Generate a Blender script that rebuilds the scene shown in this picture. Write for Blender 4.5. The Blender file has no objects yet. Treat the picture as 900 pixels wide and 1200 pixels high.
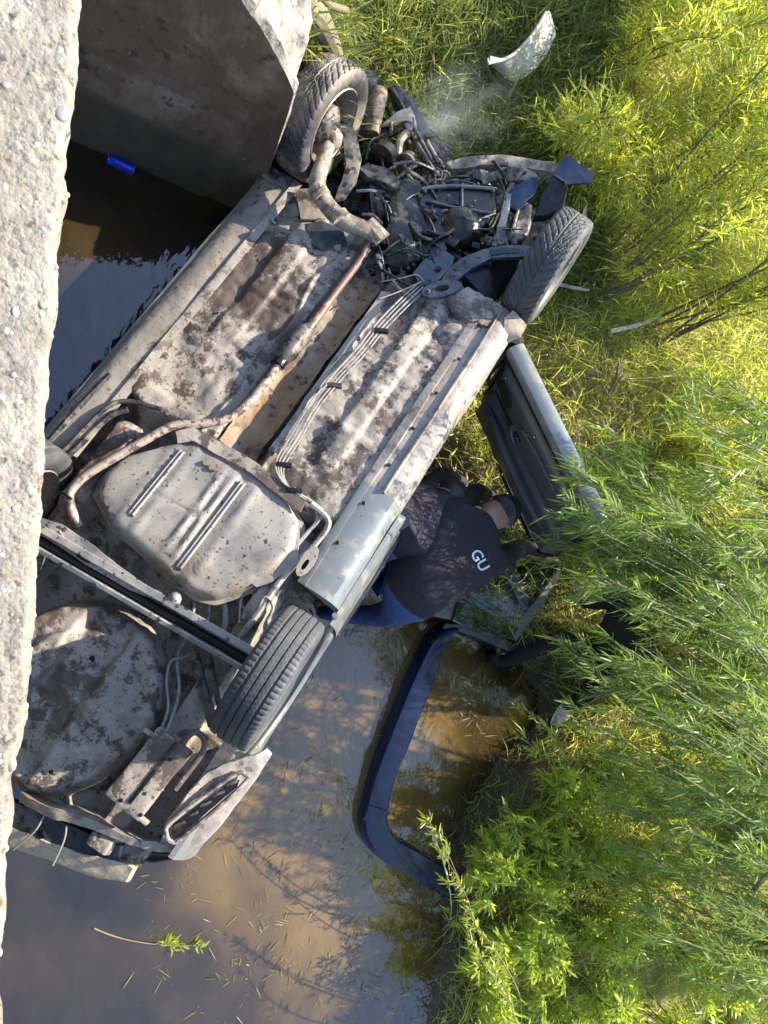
import bpy, bmesh, math, random
import numpy as np
from mathutils import Vector, Matrix
from mathutils import noise as mnoise
from mathutils.bvhtree import BVHTree
rnd = random.Random(7)
rng = np.random.default_rng(11)
R_ = math.radians
scn = bpy.context.scene
COL = scn.collection

# ------------------------------------------------------------------ camera
CAM_H = 4.4
DEP = R_(60)
FPX = 867.0                      # focal length in pixels of a 900 x 1200 frame
cam_d = bpy.data.cameras.new('camera')
cam = bpy.data.objects.new('camera', cam_d)
COL.objects.link(cam)
cam_d.sensor_width = 36; cam_d.sensor_fit = 'AUTO'
cam_d.lens = FPX / 1200 * 36
cam_d.clip_start = 0.05; cam_d.clip_end = 500
UPV = Vector((0, math.sin(DEP), math.cos(DEP)))
FWD = Vector((0, math.cos(DEP), -math.sin(DEP)))
m3 = Matrix((UPV, Vector((-1, 0, 0)), -FWD)).transposed()   # phone held sideways: picture right is up
cam.matrix_world = Matrix.Translation((0, 0, CAM_H)) @ m3.to_4x4()
scn.camera = cam

# ------------------------------------------------------------------ light
SUN_EL = R_(40); SUN_AZ = R_(-13)          # azimuth from +Y towards +X
SD = Vector((math.sin(SUN_AZ) * math.cos(SUN_EL), math.cos(SUN_AZ) * math.cos(SUN_EL), math.sin(SUN_EL)))
world = bpy.data.worlds.new('World'); scn.world = world; world.use_nodes = True
wn = world.node_tree.nodes; wl = world.node_tree.links
sky = wn.new('ShaderNodeTexSky'); sky.sky_type = 'NISHITA'; sky.sun_disc = False
sky.sun_elevation = SUN_EL; sky.sun_rotation = SUN_AZ
sky.air_density = 1.0; sky.dust_density = 0.6; sky.ozone_density = 1.5
wn['Background'].inputs['Strength'].default_value = 0.15
wl.new(sky.outputs[0], wn['Background'].inputs['Color'])
sl = bpy.data.lights.new('sun', 'SUN'); sl.energy = 3.9; sl.angle = R_(0.5); sl.color = (1.0, .90, .72)
so = bpy.data.objects.new('sun', sl); COL.objects.link(so)
so.rotation_euler = SD.to_track_quat('Z', 'Y').to_euler()
scn.view_settings.view_transform = 'Standard'; scn.view_settings.look = 'None'
scn.view_settings.gamma = 1; scn.view_settings.exposure = 2.02
scn.view_settings.use_curve_mapping = False
scn.cycles.max_bounces = 7; scn.cycles.diffuse_bounces = 3; scn.cycles.glossy_bounces = 3; scn.cycles.transmission_bounces = 4; scn.cycles.transparent_max_bounces = 6

# ------------------------------------------------------------------ measuring helpers
def ray(u, v):
    nx = v - 600; ny = u - 450
    return Vector((nx, FPX * math.cos(DEP) + ny * math.sin(DEP), -FPX * math.sin(DEP) + ny * math.cos(DEP)))
def P(u, v, z):                  # photo point -> world point at height z
    r = ray(u, v); return Vector((0, 0, CAM_H)) + r * ((z - CAM_H) / r.z)
CR = Matrix(((0.5317, -0.8006, -0.2763), (0.7105, 0.5992, -0.3689), (0.4609, -0.0002, 0.8874)))
CR = CR.to_quaternion().to_matrix()
CT = Vector((-0.714, 1.5077, 0.868))
CARM = Matrix.Translation(CT) @ CR.to_4x4()
CRT = CR.transposed()
def C(u, v, W=0.0):              # photo point -> car frame (U to car's left, V to its nose, W out of the belly)
    o = CRT @ (Vector((0, 0, CAM_H)) - CT); r = CRT @ ray(u, v)
    return o + r * ((W - o.z) / r.z)

# ------------------------------------------------------------------ noise
def hash2(ix, iy, seed):
    h = (ix.astype(np.int64) * 374761393 + iy.astype(np.int64) * 668265263 + seed * 974634777) & 0xFFFFFFFF
    h = ((h ^ (h >> 13)) * 1274126177) & 0xFFFFFFFF
    return ((h ^ (h >> 16)) & 0xFFFF) / 65535.0
def vnoise(x, y, seed=0):
    x = np.asarray(x, float); y = np.asarray(y, float)
    ix = np.floor(x); iy = np.floor(y); fx = x - ix; fy = y - iy
    fx = fx * fx * (3 - 2 * fx); fy = fy * fy * (3 - 2 * fy)
    a = hash2(ix, iy, seed); b = hash2(ix + 1, iy, seed); c = hash2(ix, iy + 1, seed); d = hash2(ix + 1, iy + 1, seed)
    return (a + (b - a) * fx + (c - a) * fy + (a - b - c + d) * fx * fy) * 2 - 1
def fbm(x, y, o=4, seed=0):
    s = 0; a = 1.0; f = 1.0
    for k in range(o):
        s = s + a * vnoise(np.asarray(x) * f, np.asarray(y) * f, seed + k); a *= .5; f *= 2.03
    return s
def sst(a, b, x):
    t = np.clip((np.asarray(x, float) - a) / (b - a), 0, 1); return t * t * (3 - 2 * t)

# ------------------------------------------------------------------ mesh helpers
def link(o, parent=None, loc=None):
    COL.objects.link(o)
    if parent is not None: o.parent = parent
    if loc is not None: o.location = loc
    return o
def tag(o, label=None, cat=None, group=None, kind=None):
    if label: o['label'] = label
    if cat: o['category'] = cat
    if group: o['group'] = group
    if kind: o['kind'] = kind
    return o
def empty(name, loc=(0, 0, 0)):
    o = bpy.data.objects.new(name, None); COL.objects.link(o); o.location = loc; o.empty_display_size = .1
    return o
def build(name, vf, mat, parent=None, smooth=True, loc=None, sharp=35):
    v, f = vf
    me = bpy.data.meshes.new(name); me.from_pydata([tuple(p) for p in v], [], f)
    me.update()
    if smooth:
        me.polygons.foreach_set('use_smooth', [True] * len(me.polygons))
        if sharp: me.set_sharp_from_angle(angle=R_(sharp))
    me.materials.append(mat)
    return link(bpy.data.objects.new(name, me), parent, loc)
def fast_mesh(name, verts, quads, mat, parent=None, smooth=False, tris=None):
    me = bpy.data.meshes.new(name)
    verts = np.asarray(verts, np.float32); n = len(verts)
    me.vertices.add(n); me.vertices.foreach_set('co', verts.ravel())
    parts = []; 
    if quads is not None and len(quads): parts.append((np.asarray(quads, np.int32), 4))
    if tris is not None and len(tris): parts.append((np.asarray(tris, np.int32), 3))
    li = np.concatenate([p.ravel() for p, k in parts]); st = []; off = 0
    for p, k in parts:
        st.append(off + np.arange(len(p)) * k); off += len(p) * k
    st = np.concatenate(st).astype(np.int32)
    me.loops.add(len(li)); me.loops.foreach_set('vertex_index', li)
    me.polygons.add(len(st)); me.polygons.foreach_set('loop_start', st)
    me.update(calc_edges=True)
    if smooth: me.polygons.foreach_set('use_smooth', np.ones(len(st), bool))
    me.materials.append(mat)
    return link(bpy.data.objects.new(name, me), parent)
def grid_faces(nu, nv, closed_u=False):
    i, j = np.meshgrid(np.arange(nu if closed_u else nu - 1), np.arange(nv - 1), indexing='ij')
    i2 = (i + 1) % nu
    return np.stack([i * nv + j, i2 * nv + j, i2 * nv + j + 1, i * nv + j + 1], -1).reshape(-1, 4)
def merge(*vfs):
    V = []; F = []
    for v, f in vfs:
        o = len(V); V += [Vector(p) for p in v]; F += [tuple(i + o for i in q) for q in f]
    return V, F
def xf(vf, M):
    return [M @ Vector(p) for p in vf[0]], vf[1]
def smooth_path(pts, n=6):
    pts = [Vector(p) for p in pts]
    if len(pts) < 3 or n < 2: return pts
    out = []
    for i in range(len(pts) - 1):
        p0 = pts[max(i - 1, 0)]; p1 = pts[i]; p2 = pts[i + 1]; p3 = pts[min(i + 2, len(pts) - 1)]
        for k in range(n):
            t = k / n
            out.append(.5 * ((2 * p1) + (p2 - p0) * t + (2 * p0 - 5 * p1 + 4 * p2 - p3) * t * t + (3 * p1 - p0 - 3 * p2 + p3) * t ** 3))
    out.append(pts[-1]); return out
def tube(pts, r, n=8, sub=6, caps=True):
    k0 = len(pts); path = smooth_path(pts, sub); m = len(path)
    if not hasattr(r, '__len__'): rr = [r] * m
    else:
        rr = [float(np.interp(i / (m - 1) * (len(r) - 1), range(len(r)), r)) for i in range(m)]
    V = []; F = []
    t = (path[1] - path[0]).normalized(); a = t.orthogonal().normalized()
    for i in range(m):
        t = (path[min(i + 1, m - 1)] - path[max(i - 1, 0)]).normalized()
        a = (a - t * a.dot(t)).normalized(); b = t.cross(a)
        for k in range(n):
            g = 2 * math.pi * k / n; V.append(path[i] + (a * math.cos(g) + b * math.sin(g)) * rr[i])
    for i in range(m - 1):
        for k in range(n):
            k2 = (k + 1) % n; F.append((i * n + k, i * n + k2, (i + 1) * n + k2, (i + 1) * n + k))
    if caps: F.append(tuple(range(n - 1, -1, -1))); F.append(tuple((m - 1) * n + k for k in range(n)))
    return V, F
def lathe(prof, n=24, axis='Z'):
    V = []; F = []; m = len(prof)
    for k in range(n):
        g = 2 * math.pi * k / n
        for r, h in prof: V.append(Vector((r * math.cos(g), r * math.sin(g), h)))
    for k in range(n):
        k2 = (k + 1) % n
        for j in range(m - 1): F.append((k * m + j, k2 * m + j, k2 * m + j + 1, k * m + j + 1))
    return V, F
def box(c, s, M=None, b=.12):
    """a box with chamfered long edges (size s, centre c)"""
    bm = bmesh.new(); bmesh.ops.create_cube(bm, size=1)
    for v in bm.verts: v.co = Vector((v.co.x * s[0], v.co.y * s[1], v.co.z * s[2]))
    if b: bmesh.ops.bevel(bm, geom=list(bm.edges), offset=b * min(s), segments=2, affect='EDGES', profile=.6)
    bm.verts.index_update()
    V = [v.co.copy() for v in bm.verts]; F = [tuple(v.index for v in f.verts) for f in bm.faces]; bm.free()
    T = Matrix.Translation(c) @ (M.to_4x4() if M is not None else Matrix.Identity(4))
    return [T @ v for v in V], F
def slab(pts, th, dirv=Vector((0, 0, -1)), bev=.15):
    """outline pts (3-D) given a thickness along dirv, with a softened top edge"""
    pts = [Vector(p) for p in pts]; n = len(pts); c = sum(pts, Vector()) / n
    rings = [[p + dirv * th for p in pts], [p + dirv * th * bev for p in pts],
             [p + (c - p).normalized() * min(th * bev, (c - p).length * .3) for p in pts]]
    V = [p for r in rings for p in r]; F = []
    for j in range(2):
        for i in range(n):
            i2 = (i + 1) % n; F.append((j * n + i, j * n + i2, (j + 1) * n + i2, (j + 1) * n + i))
    F.append(tuple(2 * n + i for i in range(n))); F.append(tuple(range(n - 1, -1, -1)))
    return V, F
def holed(outer, hole, th, dirv=Vector((0, 0, -1))):
    """plate between two loops of the same count, with thickness"""
    n = len(outer); V = [Vector(p) for p in outer] + [Vector(p) for p in hole]
    V += [Vector(p) + dirv * th for p in outer] + [Vector(p) + dirv * th for p in hole]; F = []
    for i in range(n):
        j = (i + 1) % n
        F += [(i, j, n + j, n + i), (2 * n + j, 2 * n + i, 3 * n + i, 3 * n + j), (j, i, 2 * n + i, 2 * n + j), (n + i, n + j, 3 * n + j, 3 * n + i)]
    return V, F
def crumple(vf, amp=.008, freq=9, cut=.035, seed=0):
    bm = bmesh.new(); vs = [bm.verts.new(p) for p in vf[0]]
    for f in vf[1]:
        try: bm.faces.new([vs[i] for i in f])
        except ValueError: pass
    bmesh.ops.triangulate(bm, faces=bm.faces[:])
    for _ in range(3):
        es = [e for e in bm.edges if e.calc_length() > cut]
        if not es: break
        bmesh.ops.subdivide_edges(bm, edges=es, cuts=1); bmesh.ops.triangulate(bm, faces=[f for f in bm.faces if len(f.verts) > 3])
    o = Vector((seed * 3.1, seed * 1.7, seed))
    for v in bm.verts: v.co += mnoise.noise_vector(v.co * freq + o) * amp + mnoise.noise_vector(v.co * freq * 3 + o) * amp * .35
    bm.verts.index_update(); V = [v.co.copy() for v in bm.verts]; F = [tuple(v.index for v in f.verts) for f in bm.faces]; bm.free(); return V, F
def blob(c, r, nu=14, nv=9, M=None, jit=0, seed=0):
    V = []; F = []; rr = random.Random(seed)
    for j in range(nv):
        th = math.pi * j / (nv - 1)
        for i in range(nu):
            ph = 2 * math.pi * i / nu; k = 1 + jit * (rr.random() - .5)
            p = Vector((math.sin(th) * math.cos(ph) * r[0], math.sin(th) * math.sin(ph) * r[1], math.cos(th) * r[2])) * k
            if M is not None: p = M @ p
            V.append(Vector(c) + p)
    for j in range(nv - 1):
        for i in range(nu):
            i2 = (i + 1) % nu; F.append((j * nu + i, (j + 1) * nu + i, (j + 1) * nu + i2, j * nu + i2))
    return V, F
def resample(poly, n):
    poly = [Vector(p) for p in poly]; L = [0]
    for i in range(len(poly)): L.append(L[-1] + (poly[(i + 1) % len(poly)] - poly[i]).length)
    out = []
    for k in range(n):
        s = L[-1] * k / n; i = max(j for j in range(len(poly)) if L[j] <= s)
        out.append(poly[i].lerp(poly[(i + 1) % len(poly)], (s - L[i]) / max(L[i + 1] - L[i], 1e-9)))
    return out

# ------------------------------------------------------------------ materials
def mat(name, base, rough=.6, metal=0.0, spots=(), bump=None, rspots=None, coat=0, spec=None):
    """spots: (noise scale, threshold, softness, colour, detail[, stretch]) laid over base one after the other"""
    m = bpy.data.materials.new(name); m.use_nodes = True
    nt = m.node_tree; N = nt.nodes; L = nt.links; bs = N['Principled BSDF']
    tc = N.new('ShaderNodeTexCoord')
    bs.inputs['Roughness'].default_value = rough; bs.inputs['Metallic'].default_value = metal
    if coat: bs.inputs['Coat Weight'].default_value = coat
    if spec is not None: bs.inputs['Specular IOR Level'].default_value = spec
    col = N.new('ShaderNodeRGB'); col.outputs[0].default_value = (*base, 1); cur = col.outputs[0]
    for k, s in enumerate(spots):
        sc, th, soft, c, det = s[:5]
        mp = N.new('ShaderNodeMapping'); mp.inputs['Location'].default_value = (k * 3.7, k * 1.3, k * 5.1)
        if len(s) > 5 and s[5]: mp.inputs['Scale'].default_value = s[5]
        L.new(tc.outputs['Object'], mp.inputs['Vector'])
        nz = N.new('ShaderNodeTexNoise'); nz.inputs['Scale'].default_value = sc; nz.inputs['Detail'].default_value = det + 2; nz.inputs['Roughness'].default_value = s[6] if len(s) > 6 else .66
        L.new(mp.outputs[0], nz.inputs['Vector'])
        mr = N.new('ShaderNodeMapRange'); mr.inputs['From Min'].default_value = th - soft; mr.inputs['From Max'].default_value = th + soft
        L.new(nz.outputs['Fac'], mr.inputs['Value'])
        mx = N.new('ShaderNodeMix'); mx.data_type = 'RGBA'; mx.inputs['B'].default_value = (*c, 1)
        L.new(mr.outputs[0], mx.inputs['Factor']); L.new(cur, mx.inputs['A']); cur = mx.outputs['Result']
        if rspots is not None and k in rspots:
            rm = N.new('ShaderNodeMix'); rm.inputs['A'].default_value = rough; rm.inputs['B'].default_value = rspots[k]
            L.new(mr.outputs[0], rm.inputs['Factor']); L.new(rm.outputs['Result'], bs.inputs['Roughness'])
            if metal: 
                mm = N.new('ShaderNodeMix'); mm.inputs['A'].default_value = metal; mm.inputs['B'].default_value = 0
                L.new(mr.outputs[0], mm.inputs['Factor']); L.new(mm.outputs['Result'], bs.inputs['Metallic'])
    L.new(cur, bs.inputs['Base Color'])
    if bump:
        h = None
        for sc, st, det in bump:
            nz = N.new('ShaderNodeTexNoise'); nz.inputs['Scale'].default_value = sc; nz.inputs['Detail'].default_value = det
            L.new(tc.outputs['Object'], nz.inputs['Vector'])
            bp = N.new('ShaderNodeBump'); bp.inputs['Strength'].default_value = st; bp.inputs['Distance'].default_value = .35 / sc
            L.new(nz.outputs['Fac'], bp.inputs['Height'])
            if h: L.new(h, bp.inputs['Normal'])
            h = bp.outputs[0]
        L.new(h, bs.inputs['Normal'])
    return m
MUD = (.50, .43, .35); WET = (.15, .115, .09); RUST = (.26, .14, .06)
M = {}
M['belly'] = mat('underbody_mud', (.262, .226, .190), .72, 0, [(2.2, .50, .12, (.195, .168, .142), 4), (1.5, .512, .012, (.078, .057, .044), 12, None, .80), (1.9, .62, .05, (.15, .10, .055), 6), (8, .565, .012, (.058, .043, .034), 9, None, .72), (5.5, .60, .05, (.28, .25, .215), 8), (48, .63, .01, (.045, .034, .027), 3)],
      [(14, .35, 7), (120, .18, 3)], rspots={1: .5})
M['sill'] = mat('sill_mud', (.25, .222, .19), .55, 0, [(5, .52, .08, (.18, .16, .142), 5), (9, .57, .015, (.09, .07, .055), 10, None, .75), (3, .60, .06, (.20, .15, .10), 6), (55, .64, .01, (.05, .04, .032), 3)], [(25, .3, 6)])
M['tank'] = mat('tank_metal', (.225, .215, .205), .42, .3, [(4, .5, .12, (.26, .235, .205), 4), (2.2, .60, .06, (.15, .118, .088), 6), (52, .625, .010, (.032, .024, .02), 3), (20, .635, .010, (.042, .032, .025), 5)],
      [(30, .1, 4)], rspots={0: .7})
M['pipe'] = mat('exhaust_pipe', (.28, .22, .18), .6, .1, [(30, .53, .02, (.075, .05, .042), 4), (6, .6, .1, (.33, .29, .25), 3)], [(40, .15, 4)])
M['rustpipe'] = mat('rusted_pipe', (.13, .075, .06), .55, .3, [(20, .6, .04, (.28, .2, .15), 5)], [(60, .2, 4)])
M['boot'] = mat('manifold_tan', (.27, .225, .17), .6, 0, [(9, .52, .05, (.11, .082, .062), 6), (30, .6, .02, (.06, .044, .034), 4)], [(25, .35, 5)])
M['rust'] = mat('tunnel_rust', (.205, .165, .118), .65, .1, [(2.2, .50, .10, (.175, .10, .042), 7, (3, 1, 1)), (5, .56, .02, (.085, .058, .04), 9, None, .75), (22, .58, .015, (.05, .034, .025), 6)], [(30, .25, 5)])
M['steel'] = mat('dirty_steel', (.085, .078, .072), .42, .4, [(8, .56, .06, (.15, .125, .10), 6), (20, .54, .03, (.022, .019, .017), 6)], [(40, .35, 4)], rspots={0: .8})
M['dark'] = mat('oily_engine', (.011, .010, .010), .28, .3, [(9, .62, .05, (.06, .05, .04), 6), (30, .62, .03, (.006, .005, .005), 4)], [(30, .5, 5)], rspots={0: .8})
M['black'] = mat('black_metal', (.012, .013, .016), .30, .2, [(7, .62, .05, (.06, .05, .042), 6)], [(60, .15, 3)], rspots={0: .8})
M['greymetal'] = mat('grey_painted_steel', (.050, .056, .068), .32, .3, [(6, .60, .06, (.13, .112, .095), 6), (30, .60, .03, (.014, .013, .013), 5)], [(40, .25, 4)], rspots={0: .8})
M['chan'] = mat('channel_steel', (.24, .24, .245), .35, .5, [(5, .55, .1, (.28, .25, .22), 4), (28, .59, .02, (.045, .036, .032), 4)], [(40, .1, 3)], rspots={0: .8})
M['line'] = mat('brake_line', (.26, .245, .225), .5, .2, [(30, .58, .05, (.11, .095, .08), 3)])
M['rubber'] = mat('tyre_rubber', (.034, .036, .042), .68, 0, [(10, .52, .12, (.070, .068, .066), 6), (80, .70, .01, (.16, .145, .12), 2)], [(120, .15, 2)])
M['rubber_mud'] = mat('tyre_rubber_muddy', (.024, .024, .026), .6, 0, [(6, .52, .08, (.10, .084, .068), 7), (2.5, .56, .06, (.21, .175, .135), 7)], [(80, .25, 3)])
M['rim'] = mat('wheel_rim', (.17, .155, .135), .5, .3, [(10, .5, .1, (.25, .21, .16), 6), (30, .62, .02, (.06, .05, .04), 4)], [(50, .2, 3)])
M['paint'] = mat('silver_green_paint', (.175, .186, .178), .28, .35, [(14, .60, .08, (.18, .16, .13), 8), (40, .66, .02, (.10, .085, .065), 4)], None, rspots={0: .8}, coat=.2)
M['lining'] = mat('grey_door_trim', (.062, .064, .070), .38, 0, [(9, .62, .10, (.085, .078, .068), 5)], [(200, .08, 2)])
M['glossblack'] = mat('bumper_plastic', (.006, .011, .036), .13, 0, [(5, .70, .05, (.05, .046, .04), 6), (60, .72, .02, (.07, .065, .055), 2)], None)
M['foam'] = mat('cream_beam', (.36, .30, .21), .7, 0, [(12, .56, .06, (.28, .225, .16), 6, (1, 6, 1)), (4, .60, .05, (.19, .15, .11), 6)], [(40, .3, 4)])
M['white'] = mat('white_plastic', (.48, .455, .40), .5, 0, [(6, .54, .08, (.34, .30, .24), 6), (30, .62, .03, (.22, .18, .13), 4)], [(20, .1, 4)])
M['blue'] = mat('blue_can_paint', (.012, .03, .42), .28, .3, [(14, .66, .03, (.02, .08, .62), 3)])
M['can_end'] = mat('can_aluminium', (.62, .62, .63), .3, .9)
M['shirt'] = mat('black_cotton', (.020, .017, .021), .9, 0, [(4, .55, .15, (.030, .022, .027), 4)], [(9, .45, 3), (400, .15, 2)], spec=.2)
M['shirt_b'] = mat('charcoal_cotton', (.026, .022, .028), .9, 0, [(4, .55, .15, (.036, .029, .034), 4)], [(9, .45, 3)], spec=.2)
M['trousers'] = mat('black_trousers', (.016, .016, .018), .85, 0, [(5, .62, .1, (.03, .027, .024), 4)], [(12, .5, 3)], spec=.2)
M['denim'] = mat('blue_denim', (.040, .062, .17), .85, 0, [(9, .52, .1, (.022, .034, .09), 5), (20, .64, .06, (.06, .09, .19), 4)], [(14, .6, 4), (500, .2, 2)], spec=.2)
M['denim_l'] = mat('light_blue_denim', (.10, .17, .40), .85, 0, [(9, .52, .1, (.06, .10, .28), 5)], [(14, .5, 4)], spec=.2)
M['skin'] = mat('skin', (.28, .15, .105), .5, 0, [(12, .55, .15, (.25, .125, .088), 4)], [(60, .08, 3)])
M['hair'] = mat('black_hair', (.012, .010, .009), .6, 0, [(60, .6, .1, (.03, .024, .02), 3)], [(90, .6, 3)])
M['shoe'] = mat('white_shoe', (.50, .49, .47), .6, 0, [(8, .58, .05, (.14, .12, .09), 5)], [(40, .3, 3)])
M['print'] = mat('shirt_print', (.50, .52, .53), .7)
M['dirtwall'] = mat('abutment_concrete', (.115, .068, .038), .85, 0, [(1.1, .5, .14, (.135, .088, .053), 5), (2.0, .60, .07, (.165, .118, .078), 6), (.9, .58, .10, (.07, .041, .022), 5), (22, .66, .03, (.05, .033, .02), 4)], [(6, .4, 6), (50, .4, 5)])
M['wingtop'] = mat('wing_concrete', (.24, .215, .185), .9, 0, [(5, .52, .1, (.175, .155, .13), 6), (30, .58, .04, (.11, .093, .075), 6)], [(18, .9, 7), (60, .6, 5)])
M['mudground'] = mat('bank_soil', (.075, .055, .036), .9, 0, [(2.2, .52, .1, (.13, .10, .06), 6), (9, .56, .06, (.05, .037, .025), 5), (5, .62, .06, (.19, .15, .085), 6)], [(7, .8, 6), (40, .6, 4)])
M['bark'] = mat('willow_bark', (.14, .115, .07), .8, 0, [(14, .55, .1, (.08, .065, .04), 4), (6, .6, .1, (.17, .16, .07), 3)], [(60, .4, 3)])
M['twig'] = mat('willow_twig', (.085, .095, .032), .7, 0, [(8, .55, .1, (.12, .095, .04), 3)])
M['bleached'] = mat('bleached_wood', (.36, .335, .29), .8, 0, [(20, .6, .06, (.2, .17, .13), 4)], [(50, .5, 3)])
def leafmat(name, dif, trl, var, mixf=.5, rough=.45):
    m = bpy.data.materials.new(name); m.use_nodes = True; nt = m.node_tree; N = nt.nodes; L = nt.links
    N.remove(N['Principled BSDF']); out = N['Material Output']
    geo = N.new('ShaderNodeNewGeometry')
    ramp = N.new('ShaderNodeMix'); ramp.data_type = 'RGBA'; ramp.inputs['A'].default_value = (*dif, 1); ramp.inputs['B'].default_value = (*var, 1)
    ramp2 = N.new('ShaderNodeMix'); ramp2.data_type = 'RGBA'; ramp2.inputs['A'].default_value = (*trl, 1)
    ramp2.inputs['B'].default_value = tuple(min(1, v * 1.6) for v in var) + (1,)
    mr = N.new('ShaderNodeMapRange'); mr.inputs['From Min'].default_value = .25; mr.inputs['From Max'].default_value = 1.0
    L.new(geo.outputs['Random Per Island'], mr.inputs['Value'])
    pw = N.new('ShaderNodeMath'); pw.operation = 'POWER'; pw.inputs[1].default_value = 2.0; L.new(mr.outputs[0], pw.inputs[0])
    L.new(pw.outputs[0], ramp.inputs['Factor']); L.new(pw.outputs[0], ramp2.inputs['Factor'])
    d = N.new('ShaderNodeBsdfDiffuse'); t = N.new('ShaderNodeBsdfTranslucent'); g = N.new('ShaderNodeBsdfGlossy'); g.inputs['Roughness'].default_value = rough
    L.new(ramp.outputs['Result'], d.inputs[0]); L.new(ramp2.outputs['Result'], t.inputs[0]); g.inputs[0].default_value = (.8, .85, .8, 1)
    m1 = N.new('ShaderNodeMixShader'); m1.inputs[0].default_value = mixf; L.new(d.outputs[0], m1.inputs[1]); L.new(t.outputs[0], m1.inputs[2])
    m2 = N.new('ShaderNodeMixShader'); m2.inputs[0].default_value = .03; L.new(m1.outputs[0], m2.inputs[1]); L.new(g.outputs[0], m2.inputs[2])
    L.new(m2.outputs[0], out.inputs['Surface'])
    return m
M['leaf_b'] = leafmat('willow_leaf_yellow', (.255, .32, .034), (.62, .70, .05), (.42, .37, .06), .58)
M['leaf_f'] = leafmat('willow_leaf_green', (.095, .170, .024), (.34, .46, .03), (.21, .25, .032), .45)
M['leaf_w'] = leafmat('weed_leaf', (.21, .32, .032), (.62, .74, .055), (.36, .36, .05), .57)
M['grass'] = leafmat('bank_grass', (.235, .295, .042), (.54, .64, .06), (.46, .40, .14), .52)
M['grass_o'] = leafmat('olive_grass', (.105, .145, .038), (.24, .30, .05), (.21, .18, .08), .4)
M['straw'] = leafmat('dead_grass', (.21, .165, .09), (.24, .18, .09), (.10, .075, .04), .3)
M['debris'] = leafmat('floating_straw', (.16, .125, .055), (.14, .12, .04), (.24, .20, .035), .25)

def water_mat():
    m = bpy.data.materials.new('murky_water'); m.use_nodes = True; nt = m.node_tree; N = nt.nodes; L = nt.links
    N.remove(N['Principled BSDF']); out = N['Material Output']; tc = N.new('ShaderNodeTexCoord')
    def noise(sc, det, st=(1, 1, 1), dis=0):
        mp = N.new('ShaderNodeMapping'); mp.inputs['Scale'].default_value = st; L.new(tc.outputs['Object'], mp.inputs['Vector'])
        n = N.new('ShaderNodeTexNoise'); n.inputs['Scale'].default_value = sc; n.inputs['Detail'].default_value = det; n.inputs['Distortion'].default_value = dis
        L.new(mp.outputs[0], n.inputs['Vector']); return n.outputs['Fac']
    cr = N.new('ShaderNodeValToRGB'); e = cr.color_ramp.elements
    e[0].position = .32; e[0].color = (.034, .025, .013, 1); e[1].position = .68; e[1].color = (.085, .058, .026, 1)
    L.new(noise(1.3, 6, (1, 1, 1), .8), cr.inputs[0])
    sv = N.new('ShaderNodeVectorMath'); sv.operation = 'DISTANCE'; sv.inputs[1].default_value = (2.1, 2.35, 0); L.new(tc.outputs['Object'], sv.inputs[0])   # brown patch put into the water colour for the sunlit shallows
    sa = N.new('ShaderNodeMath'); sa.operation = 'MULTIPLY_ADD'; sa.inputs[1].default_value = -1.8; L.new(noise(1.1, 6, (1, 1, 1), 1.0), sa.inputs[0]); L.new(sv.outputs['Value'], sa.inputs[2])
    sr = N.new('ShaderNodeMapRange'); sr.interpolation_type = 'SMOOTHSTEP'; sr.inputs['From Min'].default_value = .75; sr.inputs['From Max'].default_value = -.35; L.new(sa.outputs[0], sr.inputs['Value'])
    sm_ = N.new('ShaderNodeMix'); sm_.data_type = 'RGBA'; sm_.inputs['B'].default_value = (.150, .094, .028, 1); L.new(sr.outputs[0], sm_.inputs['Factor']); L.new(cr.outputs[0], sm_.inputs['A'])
    d = N.new('ShaderNodeBsdfDiffuse'); L.new(sm_.outputs['Result'], d.inputs[0])
    t = N.new('ShaderNodeBsdfTransparent'); t.inputs[0].default_value = (.90, .78, .56, 1)
    mr = N.new('ShaderNodeMapRange'); mr.inputs['From Min'].default_value = .35; mr.inputs['From Max'].default_value = .65
    mr.inputs['To Min'].default_value = .16; mr.inputs['To Max'].default_value = .42
    L.new(noise(2.2, 5), mr.inputs['Value'])
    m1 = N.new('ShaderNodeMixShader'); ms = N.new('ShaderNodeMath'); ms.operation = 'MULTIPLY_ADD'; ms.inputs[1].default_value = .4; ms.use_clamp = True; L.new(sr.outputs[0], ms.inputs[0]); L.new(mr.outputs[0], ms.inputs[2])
    L.new(ms.outputs[0], m1.inputs[0]); L.new(t.outputs[0], m1.inputs[1]); L.new(d.outputs[0], m1.inputs[2])
    b1 = N.new('ShaderNodeBump'); b1.inputs['Strength'].default_value = .10; b1.inputs['Distance'].default_value = .05; L.new(noise(3.5, 3, (1, 1.6, 1), 1.2), b1.inputs['Height'])
    b2 = N.new('ShaderNodeBump'); b2.inputs['Strength'].default_value = .05; b2.inputs['Distance'].default_value = .01; L.new(noise(22, 2), b2.inputs['Height']); L.new(b1.outputs[0], b2.inputs['Normal'])
    g = N.new('ShaderNodeBsdfGlossy'); g.inputs['Roughness'].default_value = .025; g.inputs[0].default_value = (1, 1, 1, 1); L.new(b2.outputs[0], g.inputs['Normal'])
    fr = N.new('ShaderNodeFresnel'); fr.inputs['IOR'].default_value = 1.68; L.new(b2.outputs[0], fr.inputs['Normal'])
    m2 = N.new('ShaderNodeMixShader'); L.new(fr.outputs[0], m2.inputs[0]); L.new(m1.outputs[0], m2.inputs[1]); L.new(g.outputs[0], m2.inputs[2])
    L.new(m2.outputs[0], out.inputs['Surface']); return m
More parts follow.
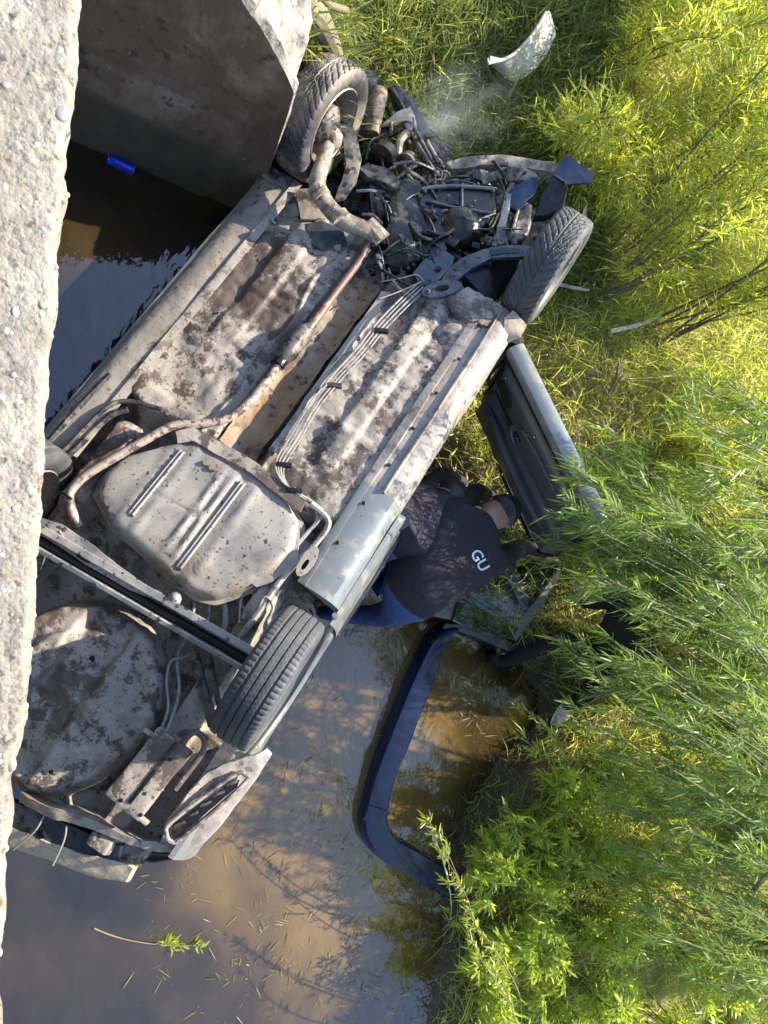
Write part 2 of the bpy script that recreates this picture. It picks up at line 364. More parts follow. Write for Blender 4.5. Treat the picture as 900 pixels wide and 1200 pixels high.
def ground_mat():
    m = mat('creek_bank_soil', (.075, .055, .036), .9, 0, [(2.2, .52, .1, (.13, .10, .06), 6), (9, .56, .06, (.05, .037, .025), 5), (5, .62, .06, (.19, .15, .085), 6)], [(7, .8, 6), (40, .6, 4)])
    nt = m.node_tree; N = nt.nodes; L = nt.links; bs = N['Principled BSDF']; tc = N.new('ShaderNodeTexCoord'); sx = N.new('ShaderNodeSeparateXYZ'); L.new(tc.outputs['Object'], sx.inputs[0])
    nz = N.new('ShaderNodeTexNoise'); nz.inputs['Scale'].default_value = 3; nz.inputs['Detail'].default_value = 6; L.new(tc.outputs['Object'], nz.inputs['Vector'])
    ad = N.new('ShaderNodeMath'); ad.operation = 'MULTIPLY_ADD'; ad.inputs[1].default_value = .22; L.new(nz.outputs['Fac'], ad.inputs[0]); L.new(sx.outputs['Z'], ad.inputs[2])
    r = N.new('ShaderNodeValToRGB'); L.new(ad.outputs[0], r.inputs[0]); mr = N.new('ShaderNodeMapRange'); mr.inputs['From Min'].default_value = -.5; mr.inputs['From Max'].default_value = 1.0
    L.new(ad.outputs[0], mr.inputs['Value']); L.new(mr.outputs[0], r.inputs[0]); e = r.color_ramp.elements
    def pos(z): return (z + .11 + .5) / 1.5
    e[0].position = pos(-.36); e[0].color = (.020, .015, .009, 1); e[1].position = pos(.55); e[1].color = (.30, .25, .09, 1)  # deepest bed darkened in the colour, standing in for light lost in deep water
    for z, c in ((-.22, (.36, .225, .075)), (-.09, (.32, .21, .08)), (-.03, (.030, .024, .016)), (.16, (.045, .035, .022)), (.30, (.16, .125, .055))):
        x = e.new(pos(z)); x.color = (*c, 1)
    old = bs.inputs['Base Color'].links[0].from_socket; mx = N.new('ShaderNodeMix'); mx.data_type = 'RGBA'; mx.inputs['Factor'].default_value = .75
    L.new(old, mx.inputs['A']); L.new(r.outputs[0], mx.inputs['B']); L.new(mx.outputs['Result'], bs.inputs['Base Color']); return m
M['mudground'] = ground_mat()
def wall_mat():
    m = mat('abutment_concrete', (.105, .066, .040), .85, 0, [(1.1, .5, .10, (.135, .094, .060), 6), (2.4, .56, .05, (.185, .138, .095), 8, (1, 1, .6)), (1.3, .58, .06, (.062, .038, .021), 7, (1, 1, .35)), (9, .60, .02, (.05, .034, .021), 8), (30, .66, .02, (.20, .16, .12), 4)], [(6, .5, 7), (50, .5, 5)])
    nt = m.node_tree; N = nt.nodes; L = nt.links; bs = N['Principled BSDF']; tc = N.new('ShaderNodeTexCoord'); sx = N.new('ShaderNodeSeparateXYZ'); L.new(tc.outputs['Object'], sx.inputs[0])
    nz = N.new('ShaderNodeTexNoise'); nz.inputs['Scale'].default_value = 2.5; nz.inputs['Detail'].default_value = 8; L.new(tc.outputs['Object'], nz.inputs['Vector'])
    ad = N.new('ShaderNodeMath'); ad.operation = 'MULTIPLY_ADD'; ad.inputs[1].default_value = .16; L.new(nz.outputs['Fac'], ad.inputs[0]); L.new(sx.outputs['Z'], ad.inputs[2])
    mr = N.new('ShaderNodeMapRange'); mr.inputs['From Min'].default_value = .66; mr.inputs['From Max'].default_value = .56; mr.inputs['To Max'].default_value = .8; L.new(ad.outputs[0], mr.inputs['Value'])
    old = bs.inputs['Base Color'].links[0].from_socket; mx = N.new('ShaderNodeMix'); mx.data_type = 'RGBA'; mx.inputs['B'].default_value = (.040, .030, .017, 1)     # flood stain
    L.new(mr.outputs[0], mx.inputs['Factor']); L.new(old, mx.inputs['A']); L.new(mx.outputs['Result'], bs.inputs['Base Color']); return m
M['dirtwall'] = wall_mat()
def hem_mat(name, shirt, jean):
    m = mat(name, shirt, .9, 0, [(4, .55, .15, tuple(c * 1.4 for c in shirt), 4)], [(9, .5, 3), (400, .15, 2)], spec=.2)
    nt = m.node_tree; N = nt.nodes; L = nt.links; bs = N['Principled BSDF']; at = N.new('ShaderNodeAttribute'); at.attribute_name = 'hem'
    mr = N.new('ShaderNodeMapRange'); mr.inputs['From Min'].default_value = .004; mr.inputs['From Max'].default_value = -.004; L.new(at.outputs['Fac'], mr.inputs['Value'])
    old = bs.inputs['Base Color'].links[0].from_socket; mx = N.new('ShaderNodeMix'); mx.data_type = 'RGBA'; mx.inputs['B'].default_value = (*jean, 1)
    L.new(mr.outputs[0], mx.inputs['Factor']); L.new(old, mx.inputs['A']); L.new(mx.outputs['Result'], bs.inputs['Base Color']); return m
M['shirt_hem'] = hem_mat('black_shirt_hem', (.020, .017, .021), (.038, .060, .170))
M['shirt_b_hem'] = hem_mat('charcoal_shirt_hem', (.026, .022, .028), (.09, .15, .36))
M['trousers_hem'] = hem_mat('black_jacket_hem', (.016, .016, .018), (.016, .016, .018))
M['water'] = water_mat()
def deck_mat():
    m = bpy.data.materials.new('exposed_aggregate'); m.use_nodes = True; nt = m.node_tree; N = nt.nodes; L = nt.links; bs = N['Principled BSDF']
    tc = N.new('ShaderNodeTexCoord')
    vo = N.new('ShaderNodeTexVoronoi'); vo.inputs['Scale'].default_value = 130; L.new(tc.outputs['Object'], vo.inputs['Vector'])
    n1 = N.new('ShaderNodeTexNoise'); n1.inputs['Scale'].default_value = 9; n1.inputs['Detail'].default_value = 7; L.new(tc.outputs['Object'], n1.inputs['Vector'])
    n2 = N.new('ShaderNodeTexNoise'); n2.inputs['Scale'].default_value = 40; n2.inputs['Detail'].default_value = 8; n2.inputs['Roughness'].default_value = .72; L.new(tc.outputs['Object'], n2.inputs['Vector'])
    r1 = N.new('ShaderNodeValToRGB'); e = r1.color_ramp.elements; e[0].position = .35; e[0].color = (.115, .090, .056, 1); e[1].position = .66; e[1].color = (.225, .196, .142, 1)
    L.new(n1.outputs['Fac'], r1.inputs[0])
    hs = N.new('ShaderNodeMix'); hs.data_type = 'RGBA'; hs.inputs['Factor'].default_value = .22; hs.blend_type = 'MIX'; L.new(r1.outputs[0], hs.inputs['A'])
    bw = N.new('ShaderNodeHueSaturation'); bw.inputs['Saturation'].default_value = .2; bw.inputs['Value'].default_value = .42; L.new(vo.outputs['Color'], bw.inputs['Color']); L.new(bw.outputs[0], hs.inputs['B'])
    r2 = N.new('ShaderNodeMapRange'); r2.inputs['From Min'].default_value = .54; r2.inputs['From Max'].default_value = .64; L.new(n2.outputs['Fac'], r2.inputs['Value'])
    mx = N.new('ShaderNodeMix'); mx.data_type = 'RGBA'; mx.inputs['B'].default_value = (.075, .056, .037, 1); L.new(r2.outputs[0], mx.inputs['Factor']); L.new(hs.outputs['Result'], mx.inputs['A'])
    L.new(mx.outputs['Result'], bs.inputs['Base Color']); bs.inputs['Roughness'].default_value = .9
    b1 = N.new('ShaderNodeBump'); b1.inputs['Strength'].default_value = .5; b1.inputs['Distance'].default_value = .004; b1.invert = True; L.new(vo.outputs['Distance'], b1.inputs['Height'])
    b2 = N.new('ShaderNodeBump'); b2.inputs['Strength'].default_value = .6; b2.inputs['Distance'].default_value = .012; L.new(n2.outputs['Fac'], b2.inputs['Height']); L.new(b1.outputs[0], b2.inputs['Normal'])
    L.new(b2.outputs[0], bs.inputs['Normal']); return m
M['deck'] = deck_mat()
M['pebble_a'] = mat('pebble_grey', (.21, .185, .165), .7, 0, [(40, .6, .05, (.15, .13, .11), 3)])
M['pebble_b'] = mat('pebble_tan', (.26, .195, .125), .7, 0, [(40, .6, .05, (.2, .15, .1), 3)])
M['pebble_c'] = mat('pebble_white', (.33, .31, .28), .7, 0, [(40, .6, .05, (.24, .21, .18), 3)])
def glass_mat():
    m = bpy.data.materials.new('tinted_glass'); m.use_nodes = True; nt = m.node_tree; N = nt.nodes; L = nt.links
    N.remove(N['Principled BSDF']); out = N['Material Output']
    t = N.new('ShaderNodeBsdfTransparent'); t.inputs[0].default_value = (.40, .52, .42, 1)
    d = N.new('ShaderNodeBsdfDiffuse'); d.inputs[0].default_value = (.075, .105, .065, 1)
    tc = N.new('ShaderNodeTexCoord'); nz = N.new('ShaderNodeTexNoise'); nz.inputs['Scale'].default_value = 7; nz.inputs['Detail'].default_value = 6; L.new(tc.outputs['Object'], nz.inputs['Vector'])
    mr = N.new('ShaderNodeMapRange'); mr.inputs['From Min'].default_value = .42; mr.inputs['From Max'].default_value = .62; mr.inputs['To Max'].default_value = .6; L.new(nz.outputs['Fac'], mr.inputs['Value'])
    m1 = N.new('ShaderNodeMixShader'); L.new(mr.outputs[0], m1.inputs[0]); L.new(t.outputs[0], m1.inputs[1]); L.new(d.outputs[0], m1.inputs[2])
    g = N.new('ShaderNodeBsdfGlossy'); g.inputs['Roughness'].default_value = .02; fr = N.new('ShaderNodeFresnel'); fr.inputs['IOR'].default_value = 1.6
    m2 = N.new('ShaderNodeMixShader'); L.new(fr.outputs[0], m2.inputs[0]); L.new(m1.outputs[0], m2.inputs[1]); L.new(g.outputs[0], m2.inputs[2])
    L.new(m2.outputs[0], out.inputs['Surface']); return m
M['glass'] = glass_mat()
# ================================================================== the setting
BX = np.array([-40, -6, -2.6, -2.1, -1.6, -1.15, -.4, .3, .61, 1.0, 1.38, 1.62, 1.9, 2.19, 2.5, 2.96, 3.64, 6, 12, 40.])
BY = np.array([1.2, 1.3, 1.45, 1.6, 2.0, 2.4, 2.72, 2.95, 3.1, 3.55, 3.95, 4.0, 3.55, 3.2, 3.1, 3.05, 2.9, 3.0, 3.4, 4.])
WALL_A = P(85.6, 163.8, 0); WALL_D = Vector((.21135, .97741, 0)); WALL_N = Vector((.97741, -.21135, 0))
DECK_Z = 3.0
def gz(x, y):
    x = np.asarray(x, float); y = np.asarray(y, float)
    sd = (y - np.interp(x, BX, BY)) * .85 + .08 * fbm(x * 2.2, y * 2.2, 3, 5)
    land = .24 * sst(0, .32, sd) + .12 * np.clip(sd, 0, 9) ** .95 + .05 * fbm(x * 1.7, y * 1.7, 4, 9) * sst(0, .6, sd)
    bed = -.05 - .12 * sst(0, .6, -sd) - .34 * sst(1.75, .8, y) * sst(0, .5, -sd) - .28 * sst(1.3, .2, x) * sst(0, .6, -sd) + .03 * fbm(x * 2, y * 2, 3, 21)
    z = np.where(sd > 0, land, bed)
    # road embankment behind the abutment walls
    xw = WALL_A.x + .2162 * (y - WALL_A.y)
    top = np.clip(1.30 - 1.06 * (y - 1.32), -.5, DECK_Z) - .18
    left = sst(0.0, .12, xw - .30 - x)
    z = np.where(x < xw - .2, np.maximum(z, -.5 + (top + .5) * left), z)
    rt = sst(0.0, .3, x - 6.3)
    z = np.where(x > 6.1, np.maximum(z, -.5 + (top + .5) * rt), z)
    return z
def gz1(x, y): return float(gz(np.array([x]), np.array([y]))[0])
ax = np.unique(np.concatenate([np.linspace(-60, -6, 28), np.linspace(-6, 7, 210), np.linspace(7, 60, 28)]))
ay = np.unique(np.concatenate([np.linspace(-60, -3, 24), np.linspace(-3, 9, 200), np.linspace(9, 90, 36)]))
gx, gy = np.meshgrid(ax, ay, indexing='ij')
gv = np.stack([gx, gy, gz(gx, gy)], -1).reshape(-1, 3)
tag(fast_mesh('ground', gv, grid_faces(len(ax), len(ay)), M['mudground'], smooth=True), kind='structure')
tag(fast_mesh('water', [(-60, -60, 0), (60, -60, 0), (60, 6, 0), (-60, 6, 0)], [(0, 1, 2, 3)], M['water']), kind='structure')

# ---- bridge: rough slab edge with exposed aggregate
bridge = empty('concrete_bridge', (0, -2, DECK_Z))
tag(bridge, 'rough concrete bridge deck with exposed aggregate along its broken edge', 'bridge')
eu = [99, 96, 93, 88, 84, 84, 81, 73, 71, 70, 60, 56, 53, 51, 49, 43, 36, 32, 29, 17, 17, 12, 8, 3, -2]
ev = [-60, 0, 60, 110, 140, 185, 235, 262, 300, 340, 420, 480, 530, 570, 640, 700, 790, 840, 880, 915, 950, 1010, 1080, 1160, 1300]
ep = [P(a, b, DECK_Z) for a, b in zip(eu, ev)]
exs = np.array([p.x for p in ep]); eys = np.array([p.y for p in ep])
nx_ = 620; xs = np.linspace(-1.5, 1.5, nx_)
prof = [(0.03, -.46), (.02, -.3), (.004, -.16), (.0, -.08), (.001, -.035), (.004, -.016), (.010, -.006), (.017, -.001)] + [(.022 + .0048 * k, 0) for k in range(64)] + [(.36 + .03 * k, 0) for k in range(6)]
V = np.zeros((nx_, len(prof), 3)); ee = np.interp(xs, exs, eys)
ee = ee + .005 * fbm(xs * 13, xs * 0, 3, 3) + .0012 * fbm(xs * 60, xs * 0, 2, 8)
for j, (t, z) in enumerate(prof):
    V[:, j, 0] = xs; V[:, j, 1] = ee - t
    V[:, j, 2] = DECK_Z + z
yy = V[:, :, 1]; xx = V[:, :, 0]; zz = V[:, :, 2]
rough = .0035 * fbm(xx * 14, yy * 14, 4, 31) + .0022 * np.abs(fbm(xx * 60, yy * 60 + zz * 40, 3, 41)) + .0018 * vnoise(xx * 160, yy * 160 + zz * 90, 51)
V[:, :, 2] += np.where(zz > DECK_Z - .02, rough, rough * .3)
V[:, :, 1] += np.where(zz < DECK_Z - .004, rough * .6, 0)
bo = fast_mesh('slab_edge', (V - np.array([0, -2, DECK_Z])).reshape(-1, 3), grid_faces(nx_, len(prof))[:, ::-1], M['deck'], bridge, smooth=True)
# rest of the slab
def slab_rest(x0, x1, y0, y1f, z1):
    n = 2; A = [(x0, y0), (x1, y0), (x1, y1f(x1)), (x0, y1f(x0))]
    v = [Vector((a, b + 2, DECK_Z - .47 - DECK_Z)) for a, b in A] + [Vector((a, b + 2, z1)) for a, b in A]
    f = [(3, 2, 1, 0), (4, 5, 6, 7), (0, 1, 5, 4), (1, 2, 6, 5), (2, 3, 7, 6), (3, 0, 4, 7)]
    return v, f
build('deck_slab', slab_rest(-1.52, 1.52, -6, lambda x: -.22, -.012), M['deck'], bridge, smooth=False)
build('deck_slab', slab_rest(-9, -1.521, -6, lambda x: float(np.interp(-1.5, exs, eys)) - .07 * (x + 1.5), -.004), M['deck'], bridge, smooth=False)
build('deck_slab', slab_rest(1.521, 9, -6, lambda x: float(np.interp(1.5, exs, eys)) - .07 * (x - 1.5), -.004), M['deck'], bridge, smooth=False)
# pebbles set in the surface
pm = []
for k in range(5):
    me = bpy.data.meshes.new('pebble'); v, f = blob((0, 0, 0), (1, .72, .6), 12, 8, None, .12, k); me.from_pydata([tuple(p) for p in v], [], f)
    me.polygons.foreach_set('use_smooth', [True] * len(me.polygons)); me.materials.append(M[['pebble_a', 'pebble_c', 'pebble_b', 'pebble_c', 'pebble_a'][k]]); pm.append(me)
bvh_b = BVHTree.FromPolygons([tuple(p) for p in (V - np.array([0, -2, DECK_Z])).reshape(-1, 3)], grid_faces(nx_, len(prof)).tolist())
def pebble(u, v, s, k=None, rz=None):
    p = P(u, v, DECK_Z) - Vector((0, -2, DECK_Z))
    h = bvh_b.ray_cast(p + Vector((0, 0, .3)), Vector((0, 0, -1)))
    z = h[0].z if h[0] is not None else -.03
    o = bpy.data.objects.new('pebble', pm[rnd.randrange(5) if k is None else k]); COL.objects.link(o); o.parent = bridge
    o.location = (p.x, p.y, z - s * .30); o.scale = (s * rnd.uniform(.85, 1.25), s, s * rnd.uniform(.7, 1)); o.rotation_euler = (rnd.uniform(-.4, .4), rnd.uniform(-.4, .4), rnd.uniform(0, 6) if rz is None else rz)
for a, b, s, k, rz in [(74, 131, .019, 0, -.4), (52, 334, .008, 0, 0), (50, 357, .009, 2, 0), (63, 331, .007, 1, 0), (46, 426, .011, 1, .5), (44, 546, .014, 1, .2), (36, 575, .011, 0, 1), (82, 220, .006, 2, 0), (20, 365, .012, 1, 0),
                       (57, 255, .010, 1, .9), (52, 270, .007, 1, .9), (18, 598, .010, 2, .4), (12, 895, .014, 2, .3), (30, 830, .008, 1, 0), (70, 60, .010, 1, 0), (40, 90, .009, 2, 1), (45, 170, .008, 1, 2), (22, 170, .011, 0, 1)]:
    pebble(a, b, s, k, rz)
for k in range(70):
    b = rnd.uniform(0, 1180); lim = float(np.interp(b, ev, eu)); pebble(rnd.uniform(-8, lim - 4), b, rnd.uniform(.0035, .0085))

# ---- abutment with a sloping wing wall
abut = empty('concrete_abutment', (WALL_A.x, WALL_A.y, 0))
tag(abut, 'stained brown concrete abutment wall with sloping wing beside the overturned car', 'abutment wall')
def wpt(s, z, t): return WALL_D * s + WALL_N * (-t) + Vector((0, 0, z))       # s along, t into the wall
def wtop(s):
    y = WALL_A.y + WALL_D.y * s
    z = float(np.clip(1.30 - 1.06 * (y - 1.32), .62, DECK_Z - .48))
    return min(z, 1.30 - (s - .78) * 4.6) if s > .78 else z
S = np.unique(np.concatenate([np.linspace(-5, -1.3, 14), np.linspace(-1.3, .96, 126)])); nz_ = 70
def face_grid():
    Vv = []
    for s in S:
        tp = wtop(s) + .04 * float(fbm(np.array([s * 5]), np.array([0.3]), 4, 61)[0]) * (1 if wtop(s) < 2.5 else 0)
        for j in range(nz_):
            z = -.7 + (tp + .7) * j / (nz_ - 1)
            d = .012 * float(fbm(np.array([s * 3]), np.array([z * 3]), 4, 71)[0])
            d -= .018 * float(sst(.02, 0.0, abs(z - .85 - .02 * s) - .004)) * (s < .7)   # formwork joint
            Vv.append(wpt(s, z, -d))
    return Vv
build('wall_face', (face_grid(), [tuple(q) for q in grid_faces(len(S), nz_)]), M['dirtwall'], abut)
Tt = np.linspace(0, .36, 26)
def wing_grid():
    Vv = []
    for s in S:
        for j, t in enumerate(Tt):
            tp = wtop(s) + .04 * float(fbm(np.array([s * 5]), np.array([0.3]), 4, 61)[0]) * (1 if wtop(s) < 2.5 else 0)
            n = float(fbm(np.array([s * 9]), np.array([t * 9]), 5, 81)[0])
            Vv.append(wpt(s, tp + (.045 * n + .012 if 0 < j else 0), t + (.0 if j else -.012 * float(fbm(np.array([s * 3]), np.array([tp * 3]), 4, 71)[0]))))
    n0 = len(Vv); nT = len(Tt)
    F = [tuple(q) for q in grid_faces(len(S), nT)]
    for s in S: Vv.append(wpt(s, -.7, .36))
    for i in range(len(S) - 1): F.append((i * nT + nT - 1, (i + 1) * nT + nT - 1, n0 + i + 1, n0 + i))
    e = len(S) - 1; a = len(Vv); Vv.append(wpt(S[-1], -.7, 0))
    F.append((a, n0 + e) + tuple(e * nT + j for j in range(nT - 1, -1, -1)))
    return Vv, F
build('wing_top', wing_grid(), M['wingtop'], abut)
# opposite abutment, out of the frame
ab2 = build('concrete_abutment', slab([Vector((0, -6, 0)), Vector((.4, -6, 0)), Vector((.4, .5, 0)), Vector((0, .5, 0))], 3.2, Vector((0, 0, -1)), .02), M['dirtwall'], None, False, (5.9, 0, DECK_Z - .48))
tag(ab2, 'plain concrete abutment wall under the other end of the deck', 'abutment wall')
# ================================================================== the overturned car
car = empty('overturned_car'); car.matrix_world = CARM
tag(car, 'muddy silver sedan lying on its roof with its wrecked underside showing', 'car')
def seg(a, b, r): return a, b, r
def px(pts, W=None):
    return [C(p[0], p[1], p[2] if len(p) > 2 else W) for p in pts]
CRUMP = dict(crossmember=.008, control_arm=.004, mount_plate=.008, front_floor_step=.012, torn_sill_end=.014, torn_sheet=.016, floor_plate=.006, gearbox_mount=.01, radiator_support=.012, bent_panel=.014, strut_tower=.014, headlamp_shell=.014, engine_mount=.01, cover_panel=.008, crumpled_sheet=.024, front_beam=.014, black_panel=.008, panel_web=.014, inner_fender=.016, rear_rail=.008, rear_panel=.010, bumper_beam=.004, foam_strip=.006, engine_block=.018, gearbox_case=.016, oil_pan=.004, wheel_well_liner=.01, crossmember_leg=.008, shield_edge=.006, front_lip=.005, lateral_link=.004, canister=.008, tow_bracket=.004, heat_shield=.009, resonator=.004)
def part(name, vf, m, parent=None, smooth=True, sharp=35):
    if name in CRUMP: vf = crumple(vf, CRUMP[name], 9, .03, len(vf[0]) % 7)
    return build(name, vf, M[m], parent or car, smooth, None, sharp)
# ---- floor pan: pressed sheet, height field in the car frame
def bump1(x, c, hw, soft): return sst(hw + soft, hw, np.abs(x - c))
def belly(U, V):
    w = np.zeros_like(U)
    w += .012 * fbm(U * 2.6, V * 2.6, 5, 101) * .7 + .007 * fbm(U * 12, V * 12, 4, 111) - .012 * np.abs(fbm(U * 5, V * 5, 3, 115))
    dr = sst(-.66, -.56, V + .04 * vnoise(U * 6, V * 0, 5))            # 1 under the cabin
    tun = bump1(U, 0.0, .085, .05)
    w -= tun * (.08 * dr + .05 * (1 - dr)) * sst(1.05, .85, V)
    # tunnel lip on the driver's side, torn heat-shield edge on the other
    w += .022 * bump1(U, .145 + .01 * vnoise(V * 5, V * 0, 4), .008, .012) * dr
    w += .014 * bump1(U, -.20 + .03 * vnoise(V * 4, V * 0, 6), .006, .012) * dr
    # floor rails and cross beads
    w += .022 * bump1(U, .40, .045, .02) * dr * sst(-.4, -.3, V)
    w += .020 * bump1(U, -.42, .05, .03) * dr * sst(-.2, .1, V)
    for c in (.30, -.12): w += .006 * bump1(V, c, .015, .015) * dr * (np.abs(U) > .2) * (np.abs(U) < .6)
    w += .012 * bump1(V, .62, .12, .02) * bump1(U, .56, .06, .02)
    w -= .05 * np.exp(-((U - .5) ** 2 + (V - .62) ** 2) / .006) + .03 * np.exp(-((U - .3) ** 2 + (V + .3) ** 2) / .008)
    w -= .03 * np.exp(-((U + .5) ** 2 / .02 + (V - .25) ** 2 / .01)); w += .03 * np.exp(-((U + .6) ** 2 / .01 + (V + .42) ** 2 / .02))
    # kick-up behind the seats
    w += (1 - dr) * -.13
    w -= .07 * sst(-1.12, -1.24, V)
    # rear frame rails
    for s in (-1, 1): w += .11 * bump1(U, s * .52, .045, .03) * sst(-.62, -.72, V)
    # wheel houses
    for s in (-1, 1): w -= .34 * bump1(U, s * .80, .17, .05) * bump1(V, -1.32, .33, .05)
    # spare wheel well
    d = np.sqrt((U - .03) ** 2 + ((V + 1.86) * .93) ** 2)
    well = sst(.43, .36, d)
    w += well * (.17 + .018 * sst(.28, .25, d) + .010 * sst(.17, .155, d) + .02 * fbm(U * 4, V * 4, 3, 131) * .5 + .006 * fbm(U * 12, V * 12, 3, 133))
    w += .04 * sst(-2.20, -2.28, V) * (np.abs(U) < .7)
    return w
gu = np.linspace(-.79, .72, 130); gv_ = np.linspace(-2.32, .98, 272)
GU, GV = np.meshgrid(gu, gv_, indexing='ij')
GV2 = GV + (.05 * vnoise(GU * 7, GU * 0, 77) - .05 * np.abs(GU)) * sst(.75, .98, GV)
fp = fast_mesh('floor_pan', np.stack([GU, GV2, belly(GU, GV)], -1).reshape(-1, 3), grid_faces(len(gu), len(gv_)), M['belly'], car, smooth=True)
def bz(U, V): return float(belly(np.array([U]), np.array([V]))[0])
# ---- sills
def extrude_profile(prof, V0, V1, n, bend=None, seed=1):
    Vv = []; m = len(prof)
    for i in range(n):
        v = V0 + (V1 - V0) * i / (n - 1)
        for j, (u, w) in enumerate(prof):
            k = .006 * float(vnoise(np.array([v * 4.0 + j * .2]), np.array([j * .7]), seed)[0])
            du, dw = bend(v) if bend else (0, 0)
            Vv.append(Vector((u + k + du, v, w + k + dw)))
    return Vv, [tuple(q) for q in grid_faces(n, m)]
sp = [(.60, .01), (.635, .020), (.645, .022), (.65, .012), (.69, .016), (.74, .012), (.785, .004), (.815, -.018), (.835, -.05), (.845, -.10), (.84, -.17)]
dsill = part('sill', extrude_profile(sp, .985, -.30, 60, seed=3), 'sill')
part('weld_flange', extrude_profile([(.716, .012), (.718, .034), (.724, .034), (.727, .010)], .95, -.3, 50, seed=5), 'sill', dsill)
s2 = extrude_profile([(u, w + .002) for u, w in sp], -.30, -.90, 30, lambda v: (.012 * (-.3 - v), 0), seed=3)
s2 = (s2[0], s2[1] + [tuple(29 * len(sp) + j for j in range(len(sp)))])
dsill2 = part('sill', s2, 'paint')
for k in range(7):
    vv = .8 - k * .24; part('bolt', blob((.668, vv, .022), (.011, .011, .007), 8, 5), 'dark', dsill)
part('sill', extrude_profile([(-u, w) for u, w in sp][::-1], .985, -.97, 70, seed=9), 'sill')
part('mounting_bracket', merge(holed([Vector((.60 + .035 * math.cos(a), -.80 + .085 * math.sin(a), .05)) for a in np.linspace(0, 6.283, 13)[:-1]], [Vector((.60 + .012 * math.cos(a), -.82 + .03 * math.sin(a), .05)) for a in np.linspace(0, 6.283, 13)[:-1]], .012)), 'sill')
# ---- rear door left closed and the body sides below it
def side_panel(prof, V0, V1, n, cut=None, noise=.004, seed=1, sgn=1):
    Vv = []; m = len(prof)
    for i in range(n):
        v = V0 + (V1 - V0) * i / (n - 1)
        top = cut(v) if cut else 0
        for j, (u, w) in enumerate(prof):
            t = j / (m - 1); w2 = w if w <= top else top - .004 * j * 0
            k = noise * float(vnoise(np.array([v * 3]), np.array([j * .5]), seed)[0])
            Vv.append(Vector((sgn * (u + k), v, min(w, top))))
    return Vv, [tuple(q) for q in grid_faces(n, m)]
dprof = [(.845, -.055), (.862, -.06), (.876, -.085), (.888, -.16), (.898, -.28), (.902, -.42), (.89, -.56), (.872, -.66)]
def dcut(v):                                     # rounded front corner of the door
    t = max(0, (v + .42) / .13); return -.05 - (.10 * (1 - math.sqrt(max(0, 1 - min(t, 1) ** 2))) if t > 0 else 0)
rd = part('rear_door', merge(side_panel(dprof, -.29, -.98, 40, dcut), ([(.83, -.29, -.15), (.888, -.29, -.17), (.902, -.29, -.42), (.872, -.29, -.66), (.80, -.29, -.66), (.80, -.29, -.15)], [(0, 1, 2, 3, 4, 5)])), 'paint')
part('door_trim', tube([(.899, -.30, -.30), (.905, -.6, -.30), (.90, -.97, -.30)], .016, 8), 'black', rd)
def archcut(v, top=-.01):
    d = abs(v + 1.32)
    return top if d > .385 else top - math.sqrt(max(0, .385 ** 2 - d * d)) * .82
qp = [(.80, .0), (.825, -.012), (.842, -.05), (.862, -.12), (.878, -.22), (.892, -.34), (.892, -.46), (.87, -.6)]
qpan = part('rear_quarter', side_panel(qp, -.985, -2.18, 90, archcut, seed=4), 'paint')
arch = [Vector((.845 + .03 * math.sin(g), -1.32 - .385 * math.cos(g), -.016 - .385 * .82 * math.sin(g))) for g in np.linspace(.02, math.pi - .02, 24)]
part('arch_lip', tube(arch, .014, 8, 2), 'paint', qpan)
part('side_panel', side_panel([(u, w) for u, w in qp], .985, -2.18, 110, archcut, seed=6, sgn=-1), 'paint')
# roof and pillars, under water and mud
roof = []
for i in range(15):
    v = .55 - 2.0 * i / 14
    for j in range(11):
        a = -1 + 2 * j / 10; roof.append(Vector((a * .62, v, -1.16 - .06 * (1 - a * a) + .05 * float(vnoise(np.array([v * 3]), np.array([a * 3]), 3)[0]))))
part('roof', (roof, [tuple(q) for q in grid_faces(15, 11)]), 'paint')
for s in (-1, 1):
    for a, b in [((.84, .93, -.10), (.63, .45, -1.16)), ((.86, -.33, -.12), (.64, -.35, -1.18)), ((.87, -1.6, -.5), (.63, -1.42, -1.16))]:
        part('roof_pillar', tube([(s * a[0], a[1], a[2]), (s * (a[0] + b[0]) / 2 + s * .03, (a[1] + b[1]) / 2, -.62), (s * b[0], b[1], b[2])], [.055, .04, .045], 8), 'black')
# ---- fuel tank
def tankshape(poly, W0, h, flange, ribs, rings=16, n=96):
    o = resample(px(poly, W0 + h * .8), n); c = sum(o, Vector()) / n; V = []; F = []
    sc = [(1.10, W0 + h * .32), (1.045, W0 + h * .35), (1.04, W0 + h * .42), (1.0, W0 + h * .50), (.985, W0 + h * .78), (.955, W0 + h * .95), (.91, W0 + h)]
    sc = [(1.0 + flange, W0 + h * .40), (1.0 + flange * .98, W0 + h * .44), (1.005, W0 + h * .46)] + sc[3:] + [(.9 * (1 - k / (rings)), W0 + h) for k in range(1, rings)]
    for k, (s, w) in enumerate(sc):
        for p in o:
            q = c + (p - c) * s; V.append(Vector((q.x, q.y, w + (ribs(q.x, q.y) if k > 5 else 0))))
    for k in range(len(sc) - 1):
        for i in range(n): F.append((k * n + i, k * n + (i + 1) % n, (k + 1) * n + (i + 1) % n, (k + 1) * n + i))
    F.append(tuple((len(sc) - 1) * n + i for i in range(n)))
    return V, F
